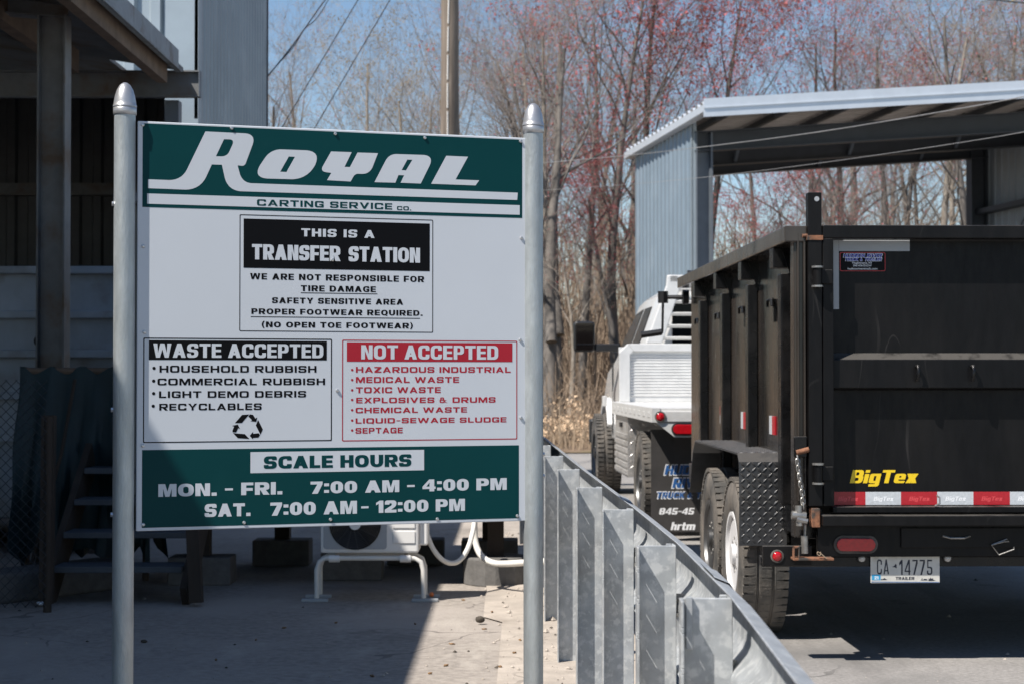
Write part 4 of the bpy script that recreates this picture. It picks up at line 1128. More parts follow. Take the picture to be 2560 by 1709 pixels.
# hinges, latch, chain, bracket
for y0 in (668, 1158):
    a = T(2028, y0 + 48); b = T(2056, y0)
    h_ = MB().tube([((a[0] + b[0]) / 2, -.022, a[1]), ((a[0] + b[0]) / 2, -.022, b[1])], .019, 14).build('gate_hinge', M['black_dusty'], trl, smooth=40)
    for zz in (a[1] - .004, b[1] - .004): MB().lathe([(.026, 0), (.026, .008)], 14, Matrix.Translation(((a[0] + b[0]) / 2, -.022, zz))).build('hinge_washer', M['steel_bare'], h_)
    c = T(2081, y0 + 42)
    MB().box(b[0] - .005, -.014, c[1], c[0], -.001, b[1] - .012).build('hinge_leaf', M['black_dusty'], h_, bevel=.003)
def link(mb, c, d, up, r=.0035, L_=.016, W_=.0085):
    c, d, up = V(c), V(d).normalized(), V(up).normalized()
    pts = []
    for t in range(13):
        a_ = 2 * PI * t / 12
        pts.append(c + d * (L_ * math.copysign(abs(math.sin(a_)) ** .7, math.sin(a_))) + up * (W_ * math.cos(a_)))
    mb.tube(pts, r, 5, caps=False)
mb = MB()
ct = [T(1996, 1146), T(1999, 1170), T(2003, 1200), T(2008, 1230), T(2010, 1262)]
for i in range(13):
    t = i / 12 * (len(ct) - 1.001); k_ = int(t); u_, v_ = [ct[k_][j] + (ct[k_ + 1][j] - ct[k_][j]) * (t - k_) for j in (0, 1)]
    link(mb, (u_ - .006, -.0, v_), (.1, 0, -1), (1, 0, 0) if i % 2 else (0, 1, 0))
mb.build('safety_chain', M['steel_bare'], trl, smooth=60)
a, b = T(1986, 1142), T(2020, 1090)
mb = MB().box(a[0], .018, a[1], b[0], .028, b[1]); cl = mb.build('chain_holder', M['black'], trl, bevel=.008)
MB().tube([((a[0] + b[0]) / 2 - .02, .012, a[1] + .02), (b[0] + .004, .006, a[1] + .035)], .012, 10).build('chain_bolt', M['rust'], cl, smooth=40)
a, b = T(1978, 1312), T(2016, 1262)
mb = MB()
mb.tube([(a[0], .0, T(0, 1285)[1]), (b[0] - .005, .0, T(0, 1288)[1])], .019, 10); mb.tube([(a[0] + .03, .0, b[1]), (a[0] + .034, .0, a[1])], .016, 10); mb.tube([(a[0] + .02, -.01, a[1] + .03), (b[0], -.01, a[1] + .02)], .013, 8)
mb.build('gate_latch', M['steel_bare'], trl, smooth=40)
mb = MB().tube([(T(2014, 0)[0], .02, T(0, 1310)[1]), (T(2012, 0)[0], .02, T(0, 1345)[1])], .006, 8)
mb.tube([(T(2012, 0)[0], .02, T(0, 1338)[1]), (T(2013, 0)[0], .02, T(0, 1382)[1])], .016, 10); mb.build('latch_rod', M['steel_bare'], trl, smooth=40)
a, b = T(1977, 1396), T(2078, 1388)
mb = MB().box(a[0], -.05, T(0, 1396)[1], b[0], .02, T(0, 1390)[1]).box(a[0], -.05, T(0, 1390)[1], a[0] + .006, -.02, T(0, 1361)[1]).box(a[0] + .022, -.05, T(0, 1390)[1], a[0] + .028, -.02, T(0, 1366)[1]).box(a[0], -.05, T(0, 1366)[1], a[0] + .028, -.02, T(0, 1361)[1])
mb.build('rusty_bracket', M['rust'], trl, bevel=.002)
MB().tube([(T(2035 + 9 * math.cos(t) + t * 3, 0)[0], -.055, T(0, 1374 + 7 * math.sin(t * 1.3) + t * 2)[1]) for t in [k_ * .7 for k_ in range(9)]], .0022, 5).build('tie_wire', M['reed'], trl)
# ramp-style hook on the tape
a = T(2350, 1240)
MB().tube([(a[0], .05, a[1]), (a[0] + .004, .02, a[1] - .005), (a[0] + .003, .012, a[1] - .03), (a[0] - .02, .01, a[1] - .042)], .004, 6).build('gate_pin', M['steel_bare'], trl)
# fender
FX0, FX1, FY0, FY1, FZ = -.205, .02, .61, 2.32, .905
mb = MB()
poly = [(FY0, .47), (FY0 - .008, .70), (FY0 + .0, FZ - .04), (FY0 + .05, FZ), (FY1 - .05, FZ), (FY1 + .06, FZ - .07), (FY1 + .20, .60), (FY1 + .19, .595), (FY1 + .045, FZ - .075), (FY1 - .055, FZ - .008), (FY0 + .055, FZ - .008), (FY0 + .009, FZ - .045), (FY0 + .001, .70), (FY0 + .008, .47)]
mb.prism(poly, lambda u, v, t: (t, u, v), FX0, FX1)
mb.box(FX1, FY0, FLOOR - .05, FX1 + .005, FY1, FZ)
def dia(c, u, v, n, l=.017, w=.006, h=.0035):
    c, u, v, n = V(c), V(u), V(v), V(n)
    mb.add([c - u * l, c + v * w, c + u * l, c - v * w, c + n * h - u * l * .45, c + n * h + u * l * .45], [(0, 4, 3), (0, 1, 4), (1, 5, 4), (1, 2, 5), (2, 3, 5), (3, 4, 5)])
q = math.sqrt(.5)
i = 0
x = FX0 + .016
while x < FX1 - .01:
    j = 0; z = .49
    while z < FZ - .05:
        s_ = 1 if (i + j) % 2 else -1
        dia((x, FY0 - .008 + (.008 * abs(z - .70) / .2 if z < .9 else 0), z), (q, 0, q * s_), (q * -s_, 0, q), (0, -1, 0)); j += 1; z += .026
    j = 0; y = FY0 + .07
    while y < FY1 - .06:
        s_ = 1 if (i + j) % 2 else -1
        dia((x, y, FZ), (q, q * s_, 0), (-q * s_, q, 0), (0, 0, 1)); j += 1; y += .03
    i += 1; x += .026
mb.build('fender', M['tread'], trl)
mb = MB().prism(poly, lambda u, v, t: (t, u, v), TW - .02, TW + .205); mb.build('fender', M['tread'], trl)
def wheel(parent, c, Rt, W, rim_m, out=-1, rr=.27, lug=.009, name='wheel'):
    """axis along x; out = side of the visible face"""
    c = V(c)
    Mx = Matrix.Translation(c) @ Matrix.Rotation(PI / 2 * out, 4, 'Y')
    h = W / 2
    w_ = MB().lathe([(rr, -h * .86), (rr + .02, -h * .98), (rr + (Rt - rr) * .5, -h * 1.04), (Rt - .03, -h * .93), (Rt - .004, -h * .72), (Rt, -h * .4), (Rt - .008, -h * .36), (Rt - .008, -h * .3), (Rt, -h * .26), (Rt + .002, h * .0), (Rt, h * .26), (Rt - .008, h * .3), (Rt - .008, h * .36), (Rt, h * .4), (Rt - .004, h * .72), (Rt - .03, h * .93), (rr + (Rt - rr) * .5, h * 1.04), (rr + .02, h * .98), (rr, h * .86)], 56, Mx, closed=True)
    for k_ in range(54):
        a_ = 2 * PI * k_ / 54
        for z0, z1, off in ((-.97, -.46, 0), (.46, .97, .5), (-.22, .2, .25)):
            b_ = a_ + off * 2 * PI / 54
            Rr = Rt - .006
            m2 = Mx @ Matrix.Rotation(b_, 4, 'Z')
            w_.box(Rr - (.014 if abs(z0 + z1) > .5 else 0), -.017, z0 * h, Rr + lug * (.6 if abs(z0 + z1) > .5 else .9), .017, z1 * h, m2)
    o = w_.build(name, M['rubber'], parent, smooth=32)
    rim = MB().lathe([(rr + .006, h * .84), (rr + .006, h * .98), (rr - .012, h * .98), (rr - .03, h * .55), (rr - .06, h * .35), (rr * .55, h * .42), (rr * .42, h * .7), (rr * .25, h * .75), (rr * .24, h * 1.0), (.001, h * 1.02)], 40, Mx)
    ri = rim.build('rim', M[rim_m], o, smooth=40)
    nt = MB()
    for k_ in range(8):
        a_ = 2 * PI * k_ / 8
        nt.tube([Mx @ V((rr * .40 * math.cos(a_), rr * .40 * math.sin(a_), h * .6)), Mx @ V((rr * .40 * math.cos(a_), rr * .40 * math.sin(a_), h * .86))], .010, 6)
    nt.build('lug_nuts', M['steel_bare'], o)
    return o
for yy in (1.03, 1.88):
    wheel(trl, (-.07, yy, .388), .383, .225, 'rim_white' if yy < 1.5 else 'rim_dark', -1, .205)
    wheel(trl, (TW + .07, yy, .388), .383, .225, 'rim_white', 1, .205)
    MB().tube([(.04, yy, .388), (TW - .04, yy, .388)], .05, 10).build('axle', M['black'], trl)
for yy in (.75, 1.45, 2.15): MB().box(.06, yy - .03, .38, .12, yy + .03, .56).build('spring_hanger', M['black'], trl)
# tarp crank at the front corner
ck = MB().tube([(-.02, TL + .02, 1.80), (-.20, TL + .05, 1.80)], .014, 8)
ck.tube([(-.18, TL + .05, 1.84), (-.18, TL + .05, 1.76)], .035, 8); ck.tube([(-.05, TL + .03, 1.80), (-.01, TL + .03, 1.80)], .05, 10)
ck.tube([(-.18, TL + .05, 1.78), (-.185, TL + .05, 1.57), (-.19, TL + .05, 1.555)], .009, 6); ck.tube([(-.19, TL + .05, 1.565), (-.33, TL + .05, 1.545)], .022, 8)
ck.build('tarp_crank', M['plastic'], trl, smooth=40)
MB().tube([(-.02, TL + .0, 1.945), (.02, TL, 1.945)], .035, 10).tube([(.05, TL, 1.945), (TW, TL, 1.945)], .03, 10).build('tarp_roller', M['plastic'], trl, smooth=40)

# ------------------------------------------------------------------ the white flatbed truck
trk = thing('flatbed_truck', 'white pickup truck with an aluminium flatbed and louvred rack ahead of the black trailer', 'truck', (1.05, 13.0, 0), .036)
DW, DL, DZ = 2.44, 3.2, 1.03
MB().box(0, 0, DZ - .02, DW, DL, DZ).build('deck', M['alu'], trl if False else trk)
for x0, x1 in ((-.012, .05), (DW - .05, DW + .012)):
    mb = MB().box(x0, -.01, DZ - .105, x1, DL, DZ + .004)
    for k_ in range(9): mb.box(x0 - .004, .12 + k_ * .34, DZ - .07, x0 - .0005, .26 + k_ * .34, DZ - .03)
    mb.build('side_rail', M['alu'], trk, bevel=.006)
mb = MB().box(.051, -.02, DZ - .10, DW - .051, .04, DZ - .021); mb.build('rear_rail', M['alu'], trk, bevel=.004)
mb = MB().prism([(.02, DZ - .105), (DW - .02, DZ - .105), (DW - .16, DZ - .215), (.16, DZ - .215)], lambda u, v, t: (u, t, v), -.012, .0)
mb.build('rear_skirt', M['alu'], trk)
def tl(x, y, Yl): 
    p = at(x, y, 13.0 + Yl); return (p.x - 1.05 + .036 * Yl, p.z)
for sx in (0, 1):
    c = tl(1651, 1041, -.02)
    lamp('marker_lamp', 'lens_red', c if not sx else (DW - c[0], c[1]), .032, -.021, trk)
    o1 = [tl(*p, -.03) for p in oval(1682, 1059, 1743, 1085, 3)]; o2 = [tl(*p, -.03) for p in oval(1682, 1059, 1743, 1085, -1)]
    if sx: o1, o2 = [[(DW - u, v) for u, v in o][::-1] for o in (o1, o2)]
    th = MB().prism(o1, fy(0), -.028, -.0125).build('tail_lamp', M['plastic'], trk, bevel=.002)
    MB().prism(o2, fy(0), -.036, -.0285).build('lens', M['lens_red'], th, bevel=.004)
# bulkhead: low ribbed panel and the louvred cab guard
bz0, bz1 = DZ + .002, 1.565
mb = MB().box(.05, DL - .06, bz0, DW - .05, DL - .02, bz1 - .03)
k_ = bz0 + .05
while k_ < bz1 - .11:
    mb.prism([(0, k_), (-.009, k_ + .007), (-.009, k_ + .018), (0, k_ + .025)], lambda u, v, t: (t, DL - .06 + u, v), .16, DW - .16); k_ += .0275
pnl = mb.build('bulkhead', M['alu'], trk)
o_ = [(.05, bz0), (.05, bz1 - .08), (.13, bz1), (DW - .13, bz1), (DW - .05, bz1 - .08), (DW - .05, bz0)]
i_ = [(.15, bz0), (.15, bz1 - .10), (.18, bz1 - .07), (DW - .18, bz1 - .07), (DW - .15, bz1 - .10), (DW - .15, bz0)]
for side, pts in (('l', [o_[0], o_[1], o_[2], i_[2], i_[1], i_[0]]), ('t', [o_[2], o_[3], i_[3], i_[2]]), ('r', [o_[3], o_[4], o_[5], i_[5], i_[4], i_[3]])):
    MB().prism(pts, fy(0), DL - .10, DL - .015).build('bulkhead_frame', M['alu'], pnl, bevel=.006)
gx = lambda x: x
for f in ((lambda x: x), (lambda x: DW - x)):
    pts = [(f(.30), 1.57), (f(.45), 1.57), (f(.625), 2.10), (f(.60), 2.2), (f(.50), 2.2), (f(.49), 2.1)]
    if f(1) != 1: pts = pts[::-1]
    MB().prism(pts, fy(0), DL - .07, DL - .01).build('cab_guard_post', M['alu'], trk, bevel=.01)
MB().box(.52, DL - .07, 2.13, DW - .52, DL - .01, 2.2).build('cab_guard_rail', M['alu'], trk, bevel=.008)
for k_ in range(5):
    zz = 1.60 + k_ * .112; xx = .455 + k_ * .036
    MB().prism([(DL - .062, zz + .026), (DL - .055, zz + .032), (DL - .02, zz + .008), (DL - .03, zz)], lambda u, v, t: (t, u, v), xx, DW - xx).build('louvre', M['alu'], trk)
# cab: lofted sections, (y, half widths low/belt/roof, z sill/belt/roof)
cxm = DW / 2
def loft(secs, name, m, parent, smooth=35):
    mb = MB(); n = len(secs[0])
    for s_ in secs: mb.v += s_
    for i in range(len(secs) - 1):
        for j in range(n - 1):
            mb.f.append((i * n + j, i * n + j + 1, (i + 1) * n + j + 1, (i + 1) * n + j)); mb.m.append(0)
    mb.f += [tuple(range(n)), tuple((len(secs) - 1) * n + j for j in range(n))[::-1]]; mb.m += [0, 0]
    return mb.build(name, m, parent, smooth=smooth)
def sec(y, ws, zs): 
    L_ = [(cxm - w, y, z) for w, z in zip(ws, zs)]
    return L_ + [(2 * cxm - x, y_, z) for x, y_, z in L_[::-1]]
cab_secs = [sec(3.27, (.86, .97, .98, .93, .74, .60, .3), (.55, .70, 1.10, 1.50, 1.98, 2.07, 2.09)), sec(3.5, (.90, 1.0, 1.01, .95, .76, .62, .3), (.50, .62, 1.10, 1.50, 2.01, 2.10, 2.12)),
            sec(4.6, (.90, 1.0, 1.01, .95, .76, .62, .3), (.50, .62, 1.10, 1.50, 2.02, 2.11, 2.13)), sec(5.05, (.90, 1.0, 1.01, .95, .77, .62, .3), (.50, .62, 1.10, 1.48, 1.98, 2.07, 2.09)),
            sec(5.75, (.90, 1.0, 1.01, .95, .93, .88, .5), (.50, .62, 1.10, 1.43, 1.47, 1.50, 1.52)), sec(7.0, (.86, .94, .96, .92, .86, .70, .4), (.50, .62, 1.05, 1.30, 1.36, 1.40, 1.42)), sec(7.15, (.80, .88, .9, .85, .80, .66, .4), (.55, .66, 1.0, 1.22, 1.28, 1.32, 1.34))]
cab = loft(cab_secs, 'cab', M['white_paint'], trk)
def skin(pts, name, m, parent, off=.004, th=.006):
    """thin pane on the cab side: (y, z) outline on the tumblehome plane; both sides of the cab"""
    for sg in (1, -1):
        vs = []
        for d in (off, off + th):
            for y, z in pts:
                w = .95 + (.76 - .95) * (z - 1.5) / .51 + d
                vs.append((cxm - sg * w, y, z))
        n = len(pts); mb = MB()
        mb.add(vs, [tuple(range(n)), tuple(range(2 * n - 1, n - 1, -1))] + [(i, n + i, n + (i + 1) % n, (i + 1) % n) for i in range(n)])
        mb.build(name, m, parent)
skin([(3.62, 1.53), (4.28, 1.53), (4.28, 1.93), (3.72, 1.93)], 'side_window', M['glass'], cab)
skin([(4.42, 1.53), (5.42, 1.53), (5.30, 1.64), (4.98, 1.90), (4.42, 1.93)], 'side_window', M['glass'], cab)
mb = MB().box(cxm - .66, 3.255, 1.56, cxm + .66, 3.266, 1.98); mb.build('rear_window', M['glass'], cab)
for yy in (3.55, 4.36, 5.5):
    for sg in (1, -1):
        mb = MB().box(cxm - sg * 1.004 - .008, yy, .66, cxm - sg * 1.004 + .008, yy + .012, 1.42); mb.build('door_seam', M['plastic'], cab)
for sg in (1, -1):
    mb = MB().box(cxm - sg * 1.03 - .015, 3.7, 1.22, cxm - sg * 1.03 + .015, 3.9, 1.26); mb.build('door_handle', M['plastic'], cab, bevel=.006)
    # front fender flare
    vs = []
    for k_ in range(13):
        a_ = PI * (.17 + .66 * k_ / 12)
        vs.append((6.1 + .58 * math.cos(a_), .46 + .58 * math.sin(a_)))
    inner = [(6.1 + .50 * math.cos(PI * (.17 + .66 * k_ / 12)), .46 + .50 * math.sin(PI * (.17 + .66 * k_ / 12))) for k_ in range(12, -1, -1)]
    xa, xb = cxm - sg * .98, cxm - sg * 1.05
    mb = MB().prism(vs + inner, lambda u, v, t: (t, u, v), min(xa, xb), max(xa, xb)); mb.build('fender_flare', M['white_paint'], cab, bevel=.02)
    mb = MB().box(cxm - sg * 1.10 - .02, 5.36, .95, cxm - sg * 1.10 + .02, 5.5, 1.06); mb.build('badge', M['alu'], cab, bevel=.006)
    xa, xb = cxm - sg * 1.235, cxm - sg * 1.455
    lo, hi = min(xa, xb), max(xa, xb)
    mm = MB().box(lo, 4.98, 1.515, hi, 5.10, 1.83).build('side_mirror', M['plastic'], cab, bevel=.035)
    MB().box(lo + .02, 4.972, 1.60, hi - .02, 4.978, 1.81).build('mirror_glass', M['mirror'], mm, bevel=.002)
    MB().box(lo + .02, 4.972, 1.53, hi - .02, 4.978, 1.59).build('mirror_glass', M['mirror'], mm, bevel=.002)
    xa, xb = cxm - sg * .97, cxm - sg * 1.236
    MB().box(min(xa, xb), 5.0, 1.52, max(xa, xb), 5.08, 1.60).build('mirror_arm', M['plastic'], mm, bevel=.012)
    xa = cxm - sg * 1.02
    wheel(trk, (xa, 6.1, .43), .425, .27, 'rim_dark', -1 if sg > 0 else 1, .23, .022)
    wheel(trk, (.135 if sg > 0 else DW - .135, 1.15, .415), .41, .24, 'rim_dark', -1 if sg > 0 else 1, .22, .012)
    wheel(trk, (.41 if sg > 0 else DW - .41, 1.15, .415), .41, .24, 'rim_dark', -1 if sg > 0 else 1, .22, .012)
    # checker-plate toolbox with step ribs
    xa = .02 if sg > 0 else DW - .02
    xb = .50 if sg > 0 else DW - .50
    tb_ = MB().box(min(xa, xb), 2.05, .40, max(xa, xb), 3.15, .92)
    for k_ in range(6):
        tb_.box(xa - (.012 if sg > 0 else -.0005), 2.07, .42 + k_ * .062, xa - (.0005 if sg > 0 else -.012), 3.13, .455 + k_ * .062)
    for i_ in range(9):
        for j_ in range(10):
            s_ = 1 if (i_ + j_) % 2 else -1
            c_, u_, v_ = V((min(xa, xb) + .03 + i_ * .053, 2.05, .43 + j_ * .053)), V((q, 0, q * s_)), V((-q * s_, 0, q))
            tb_.add([c_ - u_ * .026, c_ + v_ * .008, c_ + u_ * .026, c_ - v_ * .008, c_ + V((0, -.004, 0))], [(0, 1, 4), (1, 2, 4), (2, 3, 4), (3, 0, 4)])
    tb_ = tb_.build('toolbox', M['alu_plate'], trk)
    MB().box(min(xa, xa - sg * .02), 2.5, .82, max(xa, xa - sg * .02), 2.62, .86).build('latch', M['plastic'], tb_)
    # mud flap with dealer lettering
    f0, f1 = (.035, .70) if sg > 0 else (DW - .70, DW - .035)
    fl = MB().box(f0, .45, .045, f1, .457, .86).build('mudflap', M['flap'], trk)
    MB().box(f0 - .01, .44, .045, f1, .449, .075).build('flap_weight', M['black'], fl)
    def m2(x, y): 
        p = tl(1400 + x * .2807, 960 + y * .2807, .45); return p if sg > 0 else (p[0] + DW - .735, p[1])
    for s_, a, b, st, m_ in (('HUDSON', (930, 803), (1400, 718), 'big', 'decal_blue'), ('RIVER', (1000, 920), (1345, 835), 'big', 'decal_blue'), ('TRUCK & TRAILER', (858, 1012), (1520, 958), 'hel', 'decal_blue'),
                             ('845-45', (880, 1157), (1190, 1099), 'big', 'decal_white'), ('hrtm', (985, 1296), (1200, 1225), 'big', 'decal_white')):
        for m_2, yy, e in (('decal_white', .4495, .009), (m_, .4490, 0)) if m_ == 'decal_blue' else ((m_, .4495, 0),):
            p, r_ = m2(*a), m2(*b)
            mb = MB(); gs, w = text_groups(s_, st)
            lay_text(mb, s_, st, p[0] - e, p[1] - e * .8, r_[0] + e, r_[1] + e * .8, lambda u, v, yy=yy: (u, yy, v), .22)
            mb.build('flap_lettering', M[m_2], fl)
mb = MB().box(.75, .2, .55, .87, 6.9, .75).box(DW - .87, .2, .55, DW - .75, 6.9, .75).box(.3, 1.1, .38, DW - .3, 1.2, .48).box(.3, 6.05, .38, DW - .3, 6.15, .48).box(1.1, -.1, .45, 1.34, .25, .58)
mb.build('chassis', M['black'], trk)
mb = MB().box(.1, 7.1, .5, DW - .1, 7.28, .78); mb.build('front_bumper', M['plastic'], trk, bevel=.03)

# ------------------------------------------------------------------ open steel shed over the road
shed = thing('open_shed', 'open blue grey steel shed with a ribbed roof behind the black trailer', 'shed', (2.80, 27, 0), math.atan2(.143, .99))
ZE, SLP, SD, SW = 5.33, .078, 4.2, 6.5
zr = lambda x: ZE + SLP * x
mb = MB(); ribbed(mb, (0, SD, 0), (0, -1, 0), (-1, 0, 0), SD, 0, ZE - .12, .28, .022, .62); mb.box(.002, 0.02, 0, .03, SD - .02, ZE - .14)
mb.build('side_cladding', M['shed_blue'], shed)
mb = MB().box(-.03, -.03, 0, .0, -.0, ZE - .12).box(-.03, -.03, 0, .05, -.028, ZE - .12); mb.build('corner_trim', M['clad_light'], shed)
mb = MB(); ribbed(mb, (SW, 0, 0), (0, 1, 0), (-1, 0, 0), SD, 0, zr(SW) - .12, .28, .022, .62); mb.box(SW + .002, 0, 0, SW + .03, SD, zr(SW) - .14)
mb.build('side_cladding', M['shed_inner'], shed)
for zz in (1.6, 3.0, 4.2):
    mb = MB().box(SW - .24, .05, zz, SW - .03, SD - .3, zz + .09); mb.build('girt', M['shed_frame'], shed)
MB().tube([(SW - .08, .3, 5.6), (SW - .06, SD - .3, 2.6)], .012, 6).build('brace_rod', M['shed_frame'], shed)
for x0, x1 in ((.035, .30), (SW - .35, SW - .04)):
    for y0 in (.03, SD - .28):
        mb = MB().box(x0, y0 + .02, 0, x1 - .03, y0 + .035, zr(x0) - .3).box(x1 - .03, y0 - .1, 0, x1, y0 + .15, zr(x0) - .3)
        mb.box(x0, y0 - .1, 0, x0 + .02, y0 + .15, zr(x0) - .3)
        mb.build('column', M['shed_flange'] if y0 < 1 and x0 < 1 else M['shed_frame'], shed)
for y0 in (.03, 2.3, SD - .28):
    mb = MB()
    mb.prism([(.02, zr(0) - .58), (SW, zr(SW) - .58), (SW, zr(SW) - .29), (.02, zr(0) - .29)], lambda u, v, t: (u, t, v), y0, y0 + .012)
    for dz in (-.60, -.31): mb.prism([(.02, zr(0) + dz), (SW, zr(SW) + dz), (SW, zr(SW) + dz + .02), (.02, zr(0) + dz + .02)], lambda u, v, t: (u, t, v), y0 - .09, y0 + .11)
    mb.build('rafter', M['shed_frame'], shed)
    for xx in (1.3, 3.3, 5.2):
        if y0 > 1: MB().beam((xx, y0 - .5, zr(xx) - .12), (xx, y0 - .03, zr(xx) - .55), .05, .05).build('fly_brace', M['shed_flange'], shed)
for k_ in range(8):
    x = .35 + k_ * .95
    mb = MB().box(x, -1.24, zr(x) - .15, x + .07, SD + .1, zr(x) - .06); mb.build('purlin', M['shed_frame'], shed)
mb = MB()
x, xs = -.22, []
while x < 8.3:
    for f, d in ((0, 0), (.5, 0), (.62, .035), (.88, .035)): xs.append((x + f * .3, d))
    x += .3
# ribs run down the slope (local x), so the profile runs along y
ys, y = [], -1.28
while y < SD + .1:
    for f, d in ((0, 0), (.5, 0), (.62, .045), (.88, .045)): ys.append((y + f * .3, d))
    y += .3
b = len(mb.v)
for yy, d in ys:
    for xx in (-.13, 8.4): mb.v.append((xx, yy, zr(xx) + d - .03)); mb.v.append((xx, yy, zr(xx) + d - .036))
for i in range(len(ys) - 1):
    a = 4 * i
    mb.f += [(a, a + 4, a + 6, a + 2), (a + 1, a + 3, a + 7, a + 5), (a, a + 1, a + 5, a + 4)]; mb.m += [0, 1, 0]
mb.build('roof_sheet', [M['roof_steel'], M['soffit']], shed)
mb = MB()
for dz0, dz1, yy in ((-.10, .03, -1.31), (-.115, -.10, -1.325), (-.24, -.115, -1.305)):
    mb.prism([(-.16, zr(-.16) + dz0), (8.4, zr(8.4) + dz0), (8.4, zr(8.4) + dz1), (-.16, zr(-.16) + dz1)], lambda u, v, t: (u, t, v), yy, -1.282)
mb.build('rake_trim', M['roof_steel'], shed)
mb = MB().box(-.16, -1.28, ZE - .17, -.135, SD + .2, ZE - .065).box(-.135, -1.28, ZE - .18, -.03, SD + .2, ZE - .165); mb.build('eave_trim', M['roof_steel'], shed)

# ------------------------------------------------------------------ utility pole, guys and cables
pole = thing('utility_pole', 'weathered wooden utility pole with a pale conduit behind the sign', 'utility pole', (-1.106, 31, 0))
MB().tube([(0, 0, -.2), (.0, 0, 4), (.0, 0, 10)], [.176, .169, .15], 20).build('pole_shaft', M['pole'], pole, smooth=40)
mb = MB()
for k_ in range(14):
    z0 = 1 + k_ * .5
    mb.tube([(.02 + .055 * math.sin(z0 * .5 + 1.6), -.178 + z0 * .0022, z0), (.02 + .055 * math.sin(z0 * .5 + 1.85), -.177 + z0 * .0022, z0 + .44)], .013, 6)
mb.build('ground_wire_cover', M['hose'], pole)
def cable(name, pts, r, m, label, group='overhead cables'):
    return tag(MB().tube(smooth_path([V(p) for p in pts], 2), r, 6).build(name, M[m], smooth=60), label, 'cable', group)
def gext(a, b):                                        # run a guy down to the ground
    a, b = V(a), V(b); d = b - a
    return [a - d * ((9.0 - a.z) / (a.z - b.z)), a, b, a + d * (a.z / (a.z - b.z))]
cable('guy_wire', gext(P(895, 0, 31), P(710, 310, 31)), .010, 'cable', 'taut dark guy wire, middle one of the three left of the pole', 'guy wires')
cable('guy_wire', gext(P(975, 0, 31), P(790, 315, 31)), .010, 'cable', 'taut dark guy wire nearest the utility pole', 'guy wires')
cable('service_drop', [P(1090, -330, 31), P(850, -40, 25), P(812, 0, 23), P(765, 68, 22), P(720, 130, 21.2), P(662, 200, 20.5)], .008, 'cable', 'thin dark service wire running to the grey hall corner')
cable('service_drop', [P(1090, -330, 31), P(860, -60, 25), P(820, 0, 23), P(806, 28, 22.6), P(785, 55, 22.2), P(762, 70, 22), P(735, 118, 21.4), P(700, 155, 20.9), P(662, 198, 20.5)], .006, 'cable', 'sagging second wire beside the service wire at the hall corner')
cable('twisted_cable', [P(1124, 432, 30.8), P(1360, 407, 27.5), P(1557, 391, 24.5), P(1731, 371, 21.2), P(2018, 336, 19), P(2322, 286, 17), P(2560, 243, 15.6), P(2800, 190, 14)], .0052, 'cable_bright', 'upper pale twisted cable crossing in front of the open shed')
cable('twisted_cable', [P(1124, 490, 30.8), P(1360, 476, 27.5), P(1540, 464, 24.5), P(1757, 445, 21), P(2018, 413, 19), P(2313, 371, 17), P(2560, 332, 15.6), P(2800, 280, 14)], .0032, 'cable_bright', 'lower thin cable crossing in front of the open shed')
cable('high_cable', [P(2380, -14, 30), P(2480, 0, 30), P(2570, 9, 30), P(2700, 20, 30)], .012, 'cable', 'thin dark cable at the top right corner')

